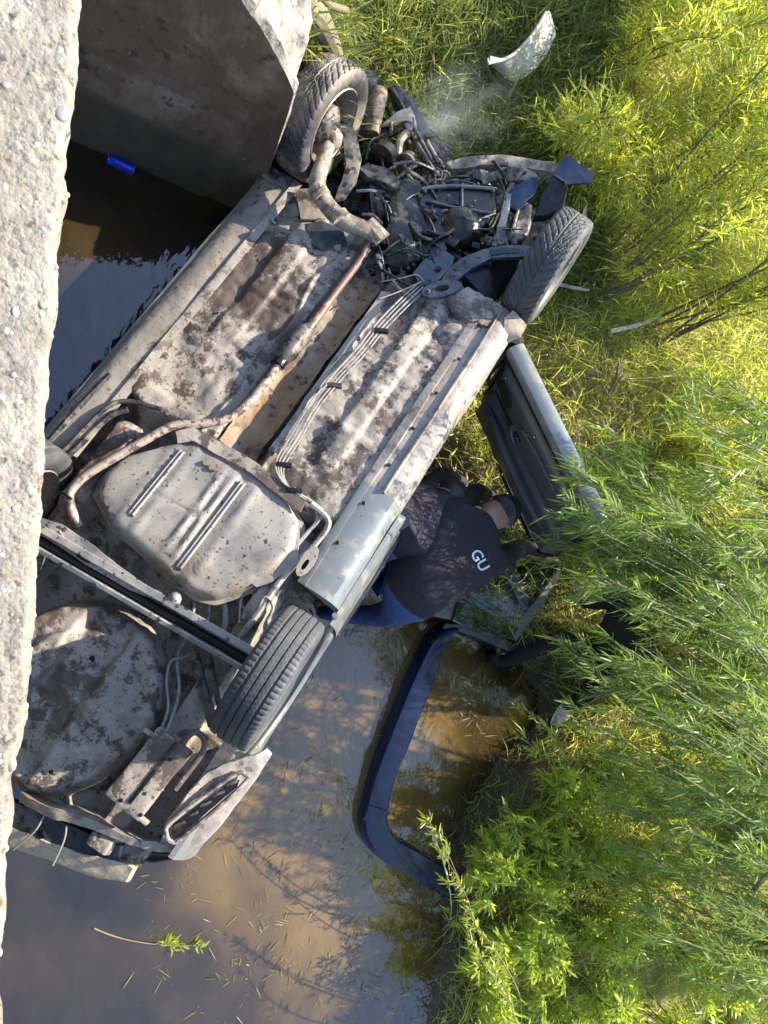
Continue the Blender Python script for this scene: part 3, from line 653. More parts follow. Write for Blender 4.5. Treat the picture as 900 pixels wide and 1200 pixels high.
def tribs(U, V):
    r = 0
    for c in (-.24, -.155): r += .011 * math.exp(-((U - c) / .018) ** 2)
    for c in (.02, .075, .20): r += .012 * math.exp(-((U - c) / .015) ** 2) * (1 if abs(V + .88) < .24 else .2)
    r -= .010 * math.exp(-((U - .125) / .022) ** 2)
    r -= .02 * max(0, -.1 - U) + .004 * math.exp(-((V + .90 - .1 * U) / .006) ** 2) * (U < .02)
    r += .004 * float(fbm(np.array([U * 5]), np.array([V * 5]), 3, 5)[0])
    return r
tpoly = [(112, 578), (122, 553), (150, 533), (200, 520), (228, 516), (262, 536), (305, 560), (336, 583), (352, 612), (347, 644), (322, 672), (282, 692), (250, 702), (226, 696), (190, 668), (160, 640), (132, 617)]
tank = part('fuel_tank', tankshape(tpoly, -.12, .165, .055, tribs), 'tank', sharp=50)
def strap(U0, U1, V0, V1, w=.016):
    pts = []
    Vv = []; F = []; n = 24
    for i in range(n):
        t = i / (n - 1); u = U0 + (U1 - U0) * t; v = V0 + (V1 - V0) * t
        e = min(1, min(t, 1 - t) * 12); z = .045 + tribs(u, v) * .4 + .006 - .10 * (1 - e) ** 1.5
        for dx, dz in ((-w, -.004), (-w, .006), (-w * .55, .010), (-w * .4, .003), (w * .4, .003), (w * .55, .010), (w, .006), (w, -.004)): Vv.append(Vector((u + dx, v, z + dz)))
    return Vv, [tuple(q) for q in grid_faces(n, 8)]
part('strap', strap(.13, .12, -.60, -1.20), 'tank', tank)
part('strap', strap(-.20, -.21, -.64, -1.10), 'tank', tank)
part('front_lip', slab(px([(205, 505), (228, 500), (300, 541), (358, 588), (352, 600), (296, 556), (226, 516), (208, 519)], .06), .012), 'belly', tank)
part('side_tab', slab(px([(338, 610), (352, 612), (349, 660), (318, 682), (300, 688), (292, 682), (316, 668), (330, 655), (338, 630)], .01), .01), 'tank', tank)
for a, b in [(245, 541), (252, 547)]: part('rust_patch', slab(px([(a - 8, b), (a, b - 3), (a + 8, b + 2), (a + 4, b + 5), (a - 6, b + 4)], .060), .004), 'rust', tank)
# ---- exhaust line
ex = part('exhaust_pipe', tube(px([(328, 424, .035), (308, 452, .03), (285, 478, .03), (262, 492, .035), (232, 497, .045), (203, 499, .055), (168, 517, .06), (128, 540, .06), (98, 559, .05), (82, 578, .03), (84, 597, .0), (92, 616, -.05)]), .0215, 14, 8), 'pipe')
part('front_pipe', tube(px([(441, 274, .07), (425, 300, .05), (395, 340, .03), (366, 380, .03)]), [.026, .022, .022, .024], 14), 'rustpipe', ex)
part('resonator', tube(px([(367, 378, .03), (362, 384, .03), (354, 392, .03), (336, 413, .03), (328, 424, .03), (320, 434, .03)]), [.023, .032, .052, .056, .032, .023], 16, 4), 'steel', ex)
part('clamp', tube(px([(331, 420, .03), (325, 428, .03)]), .038, 12, 1), 'dark', ex)
dp = part('downpipe', tube(px([(388, 162, .16), (378, 190, .17), (372, 216, .16), (383, 240, .14), (402, 258, .12), (425, 268, .10), (443, 273, .08)]), [.036, .042, .046, .046, .048, .046, .044], 16, 6), 'boot')
part('flange', tube(px([(430, 262, .10), (447, 283, .07)]), [.048, .060], 10, 1), 'boot', dp)
for a, b in [(372, 222), (376, 229), (398, 254)]:
    part('band', tube(px([(a - 2, b - 3, .16), (a + 2, b + 3, .155)]), .051, 14, 1), 'boot', dp)
part('hub', blob(C(388, 160, .17), (.07, .06, .06), 14, 9, None, .25, 4), 'boot', dp)
# heat shield in the tunnel
Vv = []; 
a0 = C(448, 338, -.03); b0 = C(262, 520, -.03)
for i in range(40):
    t = i / 39; c = a0.lerp(b0, t)
    for j in range(12):
        g = -1 + 2 * j / 11; Vv.append(Vector((-.005 + g * .105, c.y, -.045 + .045 * abs(g) ** 2.4 + .004 * math.sin(i * 2.1) * (1 if t < .45 else .2))))
part('heat_shield', (Vv, [tuple(q) for q in grid_faces(40, 12)]), 'rust')
part('shield_edge', slab([Vector((.12, .66, .028)), Vector((.165, .68, .03)), Vector((.16, .3, .028)), Vector((.18, .27, .03)), Vector((.15, .22, .03)), Vector((.15, -.1, .03)), Vector((.19, -.42, .028)), Vector((.13, -.43, .03)), Vector((.125, -.05, .026))], .008), 'sill')
# ---- cables and brake lines along the floor
cab = [(492, 336), (470, 358), (445, 384), (420, 413), (395, 442), (368, 476), (345, 512), (328, 545), (335, 568), (352, 582)]
for k in range(4):
    o = -6 + 4 * k
    part('control_cable', tube([p + Vector((0, 0, .006 * math.sin(i + k))) for i, p in enumerate(px([(a + o * .75 + (2 if i % 3 == 0 else 0), b + o * .6) for i, (a, b) in enumerate(cab)], .06))], .0042 if k % 2 else .0055, 6, 5), 'line')
for a, b in [(447, 388), (392, 452), (333, 545), (345, 575)]:
    part('cable_clip', box(C(a, b, .06), (.075, .022, .03), Matrix.Rotation(.5, 3, 'Z')), 'dark')
for pts, r in [([(352, 580, .05), (378, 600, .03), (360, 625, .0), (335, 655, -.02), (300, 700, -.04), (285, 725, -.05)], .009), ([(345, 572, .045), (372, 604, .02), (352, 632, 0), (322, 668, -.03), (290, 710, -.05)], .007),
               ([(364, 590, .04), (385, 612, .02), (368, 640, .0), (335, 672, 0), (300, 722, -.02), (276, 752, -.04)], .016), ([(262, 700, -.1), (264, 730, -.12), (255, 760, -.12), (250, 790, -.1)], .018), ([(246, 700, -.1), (242, 735, -.12), (230, 760, -.12), (216, 770, -.1), (200, 775, -.09), (195, 800, -.09), (197, 830, -.09), (188, 858, -.08)], .008),
               ([(228, 706, -.1), (222, 740, -.12), (208, 770, -.1), (210, 810, -.09), (200, 845, -.08), (192, 862, -.08)], .008), ([(275, 700, -.08), (290, 715, -.07), (300, 705, -.05), (292, 690, -.06), (283, 700, -.06), (280, 730, -.06)], .006), ([(300, 722, -.02), (310, 700, .0), (320, 712, .0), (310, 735, -.03), (318, 760, -.06)], .008)]:
    part('brake_line', tube(px(pts), r, 8, 6), 'line')
part('trailing_link', tube(px([(228, 765, -.12), (236, 800, -.08), (250, 850, -.04)]), [.022, .024, .026], 10), 'steel')
part('trailing_link', tube(px([(245, 770, -.1), (252, 805, -.06), (258, 830, -.03)]), .014, 10), 'steel')
# ---- rear axle: open channel, and the link in front of it
def channel(p0, p1, w, h):
    d = (p1 - p0).normalized(); n = Vector((0, 0, 1)); s = n.cross(d).normalized(); pr = [(-w, -h), (-w, .0), (-w * .72, .006), (-w * .6, -.002), (-w * .52, -h * .75), (w * .28, -h * .75), (w * .34, -.004), (w * .42, .004), (w * .94, .004), (w, -.002), (w, -h)]
    Vv = []
    for i in range(30):
        c = p0.lerp(p1, i / 29)
        for a, b in pr: Vv.append(c + s * a + n * b)
    return Vv, [tuple(q) for q in grid_faces(30, len(pr))]
axle = part('axle_beam', channel(C(20, 615, .03), C(290, 772, .03), .058, .07), 'chan')
part('channel_lining', tube([C(20, 618, -.015), C(288, 773, -.015)], .02, 8, 1), 'black', axle)
lk = part('lateral_link', slab(px([(48, 606, .01), (75, 616, .02), (112, 640, .02), (135, 660, .02), (180, 690, .01), (196, 698, .0), (190, 706, .0), (150, 690, .01), (112, 668, .02), (60, 634, .01), (44, 624, .01)]), .03), 'chan')
part('slot', slab(px([(88, 640, .026), (104, 650, .026), (112, 656, .026), (104, 660, .026), (90, 652, .026)]), .004), 'black', lk)
part('bushing', blob(C(204, 702, .01), (.035, .035, .03), 10, 7), 'tank', lk)
part('end_bolt', blob(C(204, 700, .04), (.014, .014, .012), 8, 5), 'chan', lk)
# ---- wheels
def tyre(kind, D=.64, w=.098):
    R = D / 2; rp = [(-.070, .205), (-.088, .225), (-w, .255), (-w * 1.02, .28), (-w * .985, R - .032), (-w * .94, R - .018)]
    tr = [(-w * .86 + 1.72 * w * k / 33, None) for k in range(34)]
    prof = rp + tr + [(-a, r) for a, r in rp[::-1]] + [(.055, .205), (-.055, .205)]
    na = 300; V = np.zeros((na, len(prof), 3)); g = np.arange(na) / na * 2 * np.pi
    for j, (a, r) in enumerate(prof):
        if r is None:
            rr = R - .013 * abs(a / w) ** 3 * np.ones(na); dep = np.zeros(na)
            if kind == 'rib':
                if min(abs(abs(a) - .018), abs(abs(a) - .052)) < .0042: dep[:] = .009
                if abs(a) > .056: dep = np.maximum(dep, .005 * ((g * 75 / 6.2832 + .4 * np.sign(a)) % 1 < .2))
                elif abs(a) < .05: dep = np.maximum(dep, .002 * ((g * 75 / 6.2832 + a * 14) % 1 < .2))
            else:
                ph = (g * 40 / 6.2832 + abs(a) * 22 + (.5 if a > 0 else 0)) % 1
                dep = .007 * (ph < .22) * (abs(a) > .012) ; dep = np.maximum(dep, .007 if abs(a) < .004 else 0)
                ph2 = (g * 40 / 6.2832 + abs(a) * 60) % 1; dep = np.maximum(dep, .005 * (ph2 < .16) * (abs(a) < .06))
            rr = rr - dep
        else:
            rr = np.full(na, r)
            if R - .03 < r: rr = rr - .003 * ((g * (75 if kind == 'rib' else 40) / 6.2832 + (.4 if kind == 'rib' else abs(a) * 22)) % 1 < .25)
        V[:, j, 0] = a; V[:, j, 1] = rr * np.cos(g); V[:, j, 2] = rr * np.sin(g)
    return V.reshape(-1, 3), grid_faces(na, len(prof), True)
def wheel(c, axis, kind, rubber, hub=True):
    x = Vector(axis).normalized(); y = Vector((0, 1, 0)); y = (y - x * y.dot(x)).normalized(); z = x.cross(y)
    Mx = Matrix.Translation(c) @ Matrix((x, y, z)).transposed().to_4x4()
    rimv = lathe([(.208, -.09), (.214, -.085), (.20, -.075), (.19, -.02), (.185, .03), (.20, .072), (.216, .078), (.219, .088), (.205, .084), (.19, .05), (.165, .035), (.12, .05), (.075, .03), (.05, .035), (.03, .05), (.0, .052)], 40)
    rimv = xf(rimv, Matrix(((0, 0, 1), (1, 0, 0), (0, 1, 0))).to_4x4())
    w = part('wheel', rimv, 'rim'); w.matrix_local = Mx
    t = fast_mesh('tyre', *tyre(kind), M[rubber], w, smooth=True); t.data.set_sharp_from_angle(angle=R_(40))
    dr = part('brake_drum', xf(lathe([(0, -.07), (.06, -.08), (.10, -.05), (.10, .02)], 24), Matrix(((0, 0, 1), (1, 0, 0), (0, 1, 0))).to_4x4()), 'steel', w)
    return w
wheel(C(315, 793, .17), (1, .0, .0), 'rib', 'rubber')
wheel(C(640, 313, .07), (1, -.06, .03), 'vee', 'rubber')
wheel(C(377, 141, .24), (-1, .06, -.02), 'vee', 'rubber_mud')
wheel((-.70, -1.30, .04), (-1, 0, 0), 'rib', 'rubber')
# ---- rear end details
cb = part('tow_bracket', box(C(176, 905, .02), (.18, .34, .09), Matrix.Rotation(-.08, 3, 'Z'), .1), 'belly')
part('bracket_groove', box(C(180, 905, .066), (.018, .30, .012), Matrix.Rotation(-.08, 3, 'Z'), .1), 'black', cb)
part('end_plate', box(C(192, 872, .03), (.21, .016, .07), Matrix.Rotation(-.08, 3, 'Z'), .2), 'belly', cb)
part('end_plate', box(C(152, 948, .02), (.20, .014, .07), Matrix.Rotation(-.08, 3, 'Z'), .2), 'belly', cb)
for a, b in [(170, 930), (200, 890), (142, 938), (165, 955)]: part('bolt', blob(C(a, b, .066), (.009, .009, .006), 8, 5), 'dark', cb)
part('tow_hook', tube(px([(188, 925, .04), (205, 895, .04), (215, 870, .05), (228, 858, .06), (239, 866, .06), (238, 880, .055), (224, 900, .04), (205, 925, .03)]), .014, 10, 6), 'belly')
fl = part('rear_rail', slab(px([(240, 905, .0), (262, 893, .01), (300, 885, .0), (312, 878, -.02), (318, 884, -.04), (306, 905, -.05), (284, 935, -.06), (258, 968, -.07), (236, 990, -.08), (218, 1000, -.08), (200, 999, -.06), (186, 990, -.03), (196, 960, -.01), (222, 925, .0)]), .06), 'sill')
part('slot_rim', tube(px([(195, 978, .0), (202, 962, .004), (272, 910, .004), (287, 908, .0), (284, 920, -.004), (215, 980, -.006), (200, 986, -.004), (195, 978, .0)]), .010, 8, 6), 'belly', fl)
part('slot_floor', slab(px([(200, 976, -.006), (207, 965, -.004), (272, 915, -.002), (281, 914, -.004), (278, 922, -.006), (213, 977, -.008)]), .006), 'dark', fl)
for k in range(5):
    t = k / 4; part('slot_slat', box(C(210 + 62 * t, 966 - 48 * t, .004), (.05, .012, .01), Matrix.Rotation(.9, 3, 'Z')), 'steel', fl)
rp = part('rear_panel', slab(px([(20, 930, -.03), (60, 945, -.02), (110, 958, -.02), (140, 975, -.02), (175, 988, -.04), (215, 992, -.05), (218, 1000, -.06), (180, 1000, -.06), (135, 987, -.05), (105, 972, -.04), (55, 958, -.04), (18, 942, -.05)]), .30), 'sill')
part('bumper_stub', slab(px([(130, 995, -.25), (170, 1003, -.22), (205, 1002, -.2), (228, 985, -.2), (235, 960, -.2), (243, 985, -.24), (215, 1006, -.26), (180, 1012, -.28), (140, 1006, -.3)]), .10), 'black', rp)
bb = part('bumper_beam', slab(px([(-10, 930, -.10), (40, 948, -.10), (95, 972, -.10), (143, 992, -.10), (138, 1016, -.14), (90, 1000, -.14), (35, 980, -.14), (-12, 962, -.14)]), .07), 'greymetal')
part('foam_strip', slab(px([(-12, 960, -.125), (35, 978, -.125), (90, 999, -.125), (150, 1013, -.125), (158, 1018, -.13), (150, 1034, -.18), (115, 1030, -.18), (60, 1010, -.18), (-12, 985, -.18)]), .06), 'foam', bb)
part('hole', slab([C(46, 978, -.098) + Vector((.022 * math.cos(g), .018 * math.sin(g), 0)) for g in np.linspace(0, 6.283, 13)[:-1]], .002), 'black', bb)
for pts in ([(52, 955, -.06), (40, 975, -.07), (15, 996, -.12)], [(78, 968, -.05), (75, 985, -.07), (62, 1014, -.12)]): part('wire', tube(px(pts), .004, 6), 'line', bb)
for a, b, s in [(108, 772, .014), (60, 905, .01), (150, 800, .006), (175, 870, .006)]:
    q = C(a, b, .0); q = C(a, b, bz(q.x, q.y) + .005); part('drain_hole', slab([q + Vector((s * math.cos(g), s * math.sin(g), .002)) for g in np.linspace(0, 6.283, 13)[:-1]], .002), 'black', fp)
for a, b in [(318, 282), (302, 305), (296, 318), (300, 300), (480, 383), (466, 410), (500, 430), (425, 465), (255, 367), (440, 330), (408, 300), (520, 345), (340, 270), (350, 255)]:
    q = C(a, b, .0); q = C(a, b, bz(q.x, q.y)); part('drain_hole', slab([q + Vector((.0065 * math.cos(g), .0065 * math.sin(g), .003)) for g in np.linspace(0, 6.283, 9)[:-1]], .002), 'black', fp)
# passenger-side wheel-arch rails at the rear
for pts, r in [([(58, 545, .05), (90, 512, .04), (125, 478, .03), (150, 470, .02), (190, 480, .02)], .012), ([(60, 552, .04), (95, 520, .03), (128, 488, .02), (150, 480, .02)], .016), ([(56, 520, .0), (100, 470, .0), (130, 440, .0)], .02)]:
    part('arch_rail', tube(px(pts), r, 8), 'steel')
part('hanger', tube(px([(55, 590, .04), (70, 577, .05), (84, 585, .05)]), .006, 6), 'dark')
part('fuel_vent', tube(px([(70, 622, .02), (78, 640, .0), (60, 650, -.02)]), .005, 6), 'line')
# ---- engine bay
gu2 = np.linspace(-.62, .66, 70); gv2 = np.linspace(.86, 1.98, 64); G1, G2 = np.meshgrid(gu2, gv2, indexing='ij')
fast_mesh('engine_bay_tub', np.stack([G1, G2, -.22 + .07 * fbm(G1 * 5, G2 * 5, 4, 151) + .1 * sst(1.0, .88, G2) - .12 * sst(1.5, 1.9, G2)], -1).reshape(-1, 3), grid_faces(70, 64), M['dark'], car, smooth=True)
eb = part('engine_block', merge(box(C(500, 262, -.04), (.46, .30, .22), Matrix.Rotation(.1, 3, 'Z'), .12), box(C(470, 285, -.02), (.2, .2, .2), Matrix.Rotation(.3, 3, 'Z'), .2), blob(C(540, 268, .02), (.14, .12, .10), 16, 10, None, .1, 2)), 'dark')
op = part('oil_pan', slab(px([(492, 222, .08), (512, 212, .08), (545, 211, .08), (580, 218, .07), (583, 245, .07), (575, 262, .07), (545, 262, .07), (500, 250, .07), (490, 238, .08)]), .12, Vector((0, 0, -1)), .12), 'black', eb)
part('pan_rib', tube(px([(494, 222, .09), (514, 219, .092), (545, 219, .092), (582, 222, .08)]), .012, 8), 'greymetal', op)
part('pan_rib', tube(px([(541, 212, .088), (541, 238, .086), (540, 262, .08)]), .010, 8), 'greymetal', op)
part('pan_rib', tube(px([(500, 235, .085), (528, 242, .085), (552, 246, .085), (575, 250, .08)]), .008, 8), 'greymetal', op)
for a, b in [(498, 224), (520, 216), (560, 216), (578, 224), (572, 256), (540, 258), (508, 248), (556, 236), (525, 230)]: part('bolt', blob(C(a, b, .092), (.011, .011, .010), 8, 5), 'greymetal', op)
part('gearbox_case', merge(blob(C(470, 300, -.01), (.15, .13, .10), 16, 10, None, .18, 6), blob(C(505, 300, .0), (.10, .10, .09), 14, 9, None, .2, 8)), 'dark', eb)
for k in range(5): part('case_rib', tube(px([(448 + k * 13, 268 + k * 3, .05), (455 + k * 13, 285 + k * 4, .07), (462 + k * 12, 308 + k * 3, .03)]), .008, 6), 'dark', eb)
cm = part('crossmember', slab(px([(418, 196, .06), (430, 190, .07), (452, 196, .07), (484, 218, .06), (490, 224, .06), (480, 228, .05), (455, 216, .05), (430, 206, .05)]), .05), 'steel')
part('crossmember_leg', slab(px([(430, 200, .02), (446, 205, .02), (450, 290, -.02), (444, 306, -.04), (436, 260, 0)]), .04), 'black', cm)
ca = part('control_arm', slab(px([(396, 122, .14), (408, 130, .14), (418, 158, .12), (424, 186, .10), (418, 212, .08), (404, 232, .06), (392, 234, .06), (400, 214, .08), (406, 192, .10), (402, 165, .13), (394, 140, .14)]), .022), 'steel')
for a, b in [(404, 216), (408, 200)]: part('arm_hole', slab([C(a, b, .098) + Vector((.014 * math.cos(g), .018 * math.sin(g), 0)) for g in np.linspace(0, 6.283, 9)[:-1]], .006), 'black', ca)
da = part('control_arm', slab(px([(515, 336, .06), (520, 322, .07), (540, 302, .09), (566, 291, .10), (596, 286, .10), (622, 288, .10), (624, 300, .10), (602, 301, .10), (578, 302, .10), (552, 314, .09), (534, 330, .07), (528, 338, .06)]), .03), 'greymetal')
part('arm_slot', slab(px([(574, 293, .104), (590, 290, .104), (610, 291, .104), (609, 296, .104), (588, 297, .104), (576, 299, .104)]), .004), 'black', da)
for a, b, s in [(534, 314, .014), (528, 322, .010), (545, 306, .008), (600, 294, .006)]: part('arm_hole', slab([C(a, b, .102 if a > 540 else .088) + Vector((s * math.cos(g), s * math.sin(g), 0)) for g in np.linspace(0, 6.283, 9)[:-1]], .004), 'black', da)
ang = np.linspace(0, 6.283, 21)[:-1]
oc = C(517, 338, .08); ax1 = (C(538, 332, .08) - C(494, 343, .08)) * .5; ax2 = Vector((-ax1.y, ax1.x, 0)) * .38
ring = part('bushing_plate', holed([oc + ax1 * math.cos(g) * 1.05 + ax2 * math.sin(g) * 1.15 for g in ang], [oc + ax1 * (math.cos(g) * .38 + .05) + ax2 * math.sin(g) * .5 for g in ang], .02), 'greymetal')
part('bolt', blob(oc - ax1 * .7 + Vector((0, 0, .005)), (.016, .016, .012), 8, 5), 'chan', ring)
part('mount_plate', slab(px([(484, 318, .06), (500, 300, .07), (522, 292, .07), (534, 300, .06), (530, 315, .06), (512, 330, .06), (494, 336, .05)]), .04), 'greymetal')
part('wheel_well_liner', slab(px([(540, 322, .0), (575, 300, .02), (612, 300, .02), (600, 330, -.06), (580, 352, -.06), (560, 344, -.04)]), .1), 'black')
part('front_floor_step', slab(px([(524, 348, .05), (548, 336, .055), (566, 344, .05), (580, 366, .03), (586, 374, .02), (572, 384, .02), (545, 372, .035), (530, 362, .045)]), .04), 'belly')
part('torn_sill_end', slab(px([(592, 372, .03), (602, 362, .04), (616, 380, .02), (610, 396, -.02), (597, 402, -.05), (590, 388, .0)]), .012), 'foam')
part('torn_sheet', slab(px([(306, 204, .03), (318, 192, .06), (328, 200, .07), (322, 208, .05), (338, 212, .04), (336, 222, .02), (318, 216, .03)]), .008), 'steel')
part('floor_plate', slab(px([(346, 222, .04), (362, 220, .05), (370, 232, .05), (386, 252, .04), (380, 256, .04), (352, 257, .035)]), .012), 'belly')
part('gearbox_mount', slab(px([(358, 262, .01), (378, 258, .02), (402, 268, .01), (408, 290, .0), (380, 294, .0), (362, 284, .0)]), .03), 'greymetal')
rs = part('radiator_support', slab(px([(455, 98, .0), (470, 100, .02), (482, 112, .02), (516, 178, .0), (520, 196, -.02), (506, 194, -.02), (488, 162, .0), (462, 118, .0)]), .06), 'greymetal')
part('support_fold', tube(px([(460, 104, .02), (490, 158, .02), (508, 192, .0)]), .010, 8), 'steel', rs)
part('bent_panel', slab(px([(402, 70, .0), (412, 64, .02), (428, 78, .02), (446, 90, .02), (450, 100, .02), (440, 106, .0), (428, 96, .02), (412, 84, .02)]), .012), 'greymetal')
part('bent_panel', slab(px([(424, 64, -.04), (438, 66, .0), (440, 84, .0), (430, 86, -.02)]), .012), 'steel')
part('strut_tower', slab(px([(430, 90, .04), (444, 100, .04), (440, 130, .02), (424, 162, .0), (412, 168, -.02), (420, 130, .0), (428, 112, .03)]), .05), 'black')
part('canister', tube(px([(444, 108, .02), (440, 130, .02), (436, 158, .0)]), [.05, .052, .048], 16), 'rust')
part('headlamp_shell', slab(px([(448, 146, .02), (470, 128, .04), (482, 124, .05), (484, 142, .04), (476, 140, .04), (462, 146, .03)]), .02), 'foam')
part('pipe_stub', tube(px([(466, 190, .0), (468, 168, .04), (474, 158, .05), (478, 156, .05)]), [.022, .022, .022, .026], 10), 'boot')
part('pulley', tube(px([(452, 180, .02), (446, 186, .05)]), .075, 20, 1), 'dark')
part('pulley', tube(px([(478, 188, -.02), (474, 192, .02)]), .055, 18, 1), 'steel')
for pts, r, m in [([(470, 190, .02), (478, 200, .03), (488, 206, .02), (498, 214, .0)], .012, 'boot'), ([(486, 164, .0), (496, 182, .02), (508, 200, .0), (516, 208, -.02)], .016, 'steel'), ([(498, 160, .0), (506, 176, .0), (518, 194, -.02)], .012, 'boot'),
                  ([(440, 232, .05), (452, 236, .06), (470, 238, .07), (482, 230, .07), (492, 226, .08)], .004, 'line'), ([(452, 300, .06), (476, 292, .08), (500, 300, .07), (520, 290, .06)], .008, 'dark'), ([(500, 270, .08), (520, 276, .09), (534, 268, .09), (548, 272, .08), (562, 258, .08), (580, 250, .07)], .009, 'black'),
                  ([(545, 285, .05), (560, 270, .08), (575, 268, .08), (584, 250, .07)], .007, 'dark'), ([(480, 262, .08), (490, 276, .09), (506, 282, .08)], .012, 'dark'), ([(600, 215, .02), (590, 240, .04), (584, 270, .04), (578, 290, .05)], .018, 'steel'), ([(614, 225, .0), (606, 250, .02), (600, 275, .04)], .010, 'boot'),
                  ([(430, 310, .05), (450, 318, .06), (470, 330, .06), (486, 338, .05)], .009, 'dark'), ([(446, 330, .04), (470, 326, .07), (488, 322, .07), (497, 330, .06)], .003, 'foam'), ([(445, 350, .06), (472, 340, .08), (494, 330, .09)], .0035, 'foam'), ([(455, 315, .05), (465, 335, .06), (486, 350, .04)], .006, 'line'), ([(400, 178, .1), (412, 165, .1), (420, 150, .06)], .012, 'dark')]:
    part('hose', tube(px(pts), r, 8, 6), m)
part('engine_mount', slab(px([(578, 286, .06), (586, 250, .08), (592, 226, .08), (600, 226, .07), (594, 262, .06), (590, 286, .05)]), .06), 'greymetal')
part('cover_panel', slab(px([(594, 240, .05), (600, 220, .07), (624, 206, .08), (632, 212, .08), (628, 226, .06), (606, 246, .05)]), .04), 'glossblack')
part('crumpled_sheet', slab(px([(540, 206, .0), (560, 198, .05), (575, 200, .03), (598, 194, .06), (618, 200, .04), (632, 208, .02), (620, 216, .0), (596, 212, .02), (570, 214, .0)]), .02), 'boot')
part('crumpled_sheet', slab(px([(590, 198, .07), (604, 195, .09), (618, 203, .07), (606, 210, .06), (594, 208, .05)]), .03), 'steel')
part('front_beam', slab(px([(522, 190, .02), (540, 182, .04), (600, 183, .04), (652, 190, .04), (656, 204, .02), (600, 196, .02), (560, 194, .02), (528, 200, .0)]), .07), 'boot')
bp_ = part('black_panel', slab(px([(648, 205, .10), (663, 181, .12), (696, 202, .08), (694, 214, .07), (668, 214, .09), (662, 214, .1)]), .012), 'glossblack')
part('panel_web', slab(px([(646, 206, .085), (666, 216, .085), (660, 248, .0), (640, 252, -.04), (626, 256, -.06), (634, 232, .0)]), .05), 'black', bp_)
part('inner_fender', slab(px([(612, 232, .0), (626, 240, .0), (620, 272, -.02), (604, 290, -.02), (596, 288, -.02), (604, 262, .0)]), .1), 'steel')
for k in range(260):                      # small fittings between the big castings
    a = rnd.uniform(436, 600); b = rnd.uniform(196, 320)
    if b < 225 - (a - 440) * .25 or b > 330 - (a - 440) * .15: continue
    w = rnd.uniform(-.05, .075); t = rnd.random(); q = C(a, b, w)
    if t < .35: part('bolt', blob(q, (.012, .012, .010), 8, 5), rnd.choice(['steel', 'greymetal', 'dark']))
    elif t < .7: part('fitting', box(q, (rnd.uniform(.012, .06), rnd.uniform(.01, .04), rnd.uniform(.02, .04)), Matrix.Rotation(rnd.uniform(0, 3), 3, 'Z') @ Matrix.Rotation(rnd.uniform(-.5, .5), 3, 'X'), .2), rnd.choice(['dark', 'dark', 'black', 'greymetal']))
    else:
        d = Vector((rnd.uniform(-.1, .1), rnd.uniform(-.1, .1), rnd.uniform(-.03, .03))); part('hose', tube([q - d, q + Vector((0, 0, .03)), q + d], rnd.uniform(.004, .010), 6, 5), rnd.choice(['dark', 'black', 'line', 'dark']))
for k in range(110):                      # torn brackets and hoses round the near strut
    a = rnd.uniform(428, 525); b = rnd.uniform(112, 222)
    if b < 100 + (a - 440) * 1.05 - 10 or b > 205 + (a - 428) * .3 or (a < 445 and b > 175): continue
    q = C(a, b, rnd.uniform(-.10, .03)); t = rnd.random()
    if t < .3: part('bracket', crumple(box(q, (rnd.uniform(.03, .09), rnd.uniform(.02, .05), .012), Matrix.Rotation(rnd.uniform(0, 3), 3, 'Z') @ Matrix.Rotation(rnd.uniform(-.8, .8), 3, 'X'), .1), .008, 14, .03, k), rnd.choice(['dark', 'steel', 'black', 'greymetal']))
    elif t < .75:
        d = Vector((rnd.uniform(-.12, .12), rnd.uniform(-.12, .12), rnd.uniform(-.04, .04))); part('hose', tube([q - d, q + Vector((rnd.uniform(-.03, .03), 0, .04)), q + d], rnd.uniform(.004, .012), 6, 5), rnd.choice(['dark', 'black', 'steel', 'boot']))
    else: part('bolt', blob(q, (.012, .012, .012), 8, 5), rnd.choice(['steel', 'dark']))
# front wings, buckled
fv = []
for i in range(22):
    v = 1.0 + i / 21 * .95
    for j in range(9):
        t = j / 8; u = .80 + .07 * math.sin(t * 2.4) + .03 * float(vnoise(np.array([v * 5]), np.array([t * 3]), 3)[0]); w = -.04 - .62 * t
        if (v - 1.32) ** 2 + (w - .03) ** 2 < .36 ** 2: w = .03 - math.sqrt(max(0, .36 ** 2 - (v - 1.32) ** 2))
        fv.append(Vector((u, v, min(w, -.04 - .62 * t * .2))))
part('front_wing', (fv, [tuple(q) for q in grid_faces(22, 9)]), 'paint')
part('front_wing', ([Vector((-p.x, p.y, p.z)) for p in fv], [tuple(q)[::-1] for q in grid_faces(22, 9)]), 'paint')
# ---- open front door
hg = C(597, 408, -.10); dd_ = (C(702, 622, -.10) - hg); Ld = dd_.length; dd_.normalize()
dn = Vector((0, 0, 1)).cross(dd_).normalized()                 # towards or away from the belly side
camc = CRT @ (Vector((0, 0, CAM_H)) - CT)
if dn.dot(camc - hg) < 0: dn = -dn
def D(s, t, n): return hg + dd_ * s + Vector((0, 0, -t)) + dn * n          # s along, t from the door's bottom edge, n to its inner side
def dgrid(S, T, fn):
    return [fn(s, t) for s in S for t in T], [tuple(q) for q in grid_faces(len(S), len(T))]
Ss = np.linspace(0, Ld, 40); Ts = np.linspace(0, .64, 26)
def rnd_edge(s, t): return float(sst(0, .06, s)) * float(sst(0, .05, Ld - s)) * float(sst(0, .05, t))
outer = dgrid(Ss, Ts, lambda s, t: D(s, t, -.09 - .05 * math.sin(min(1, t / .64) * 2.6) * rnd_edge(s, t)))
rim_ = [D(s, 0, 0) for s in Ss]
door = part('front_door', outer, 'paint')
edge = []
for s in np.linspace(0, Ld, 40):
    for t, n in ((0, -.09), (-.012, -.07), (-.014, -.03), (-.004, .0), (.02, .012), (.05, .012), (.058, .002), (.10, .0)): edge.append(D(s, t, n))
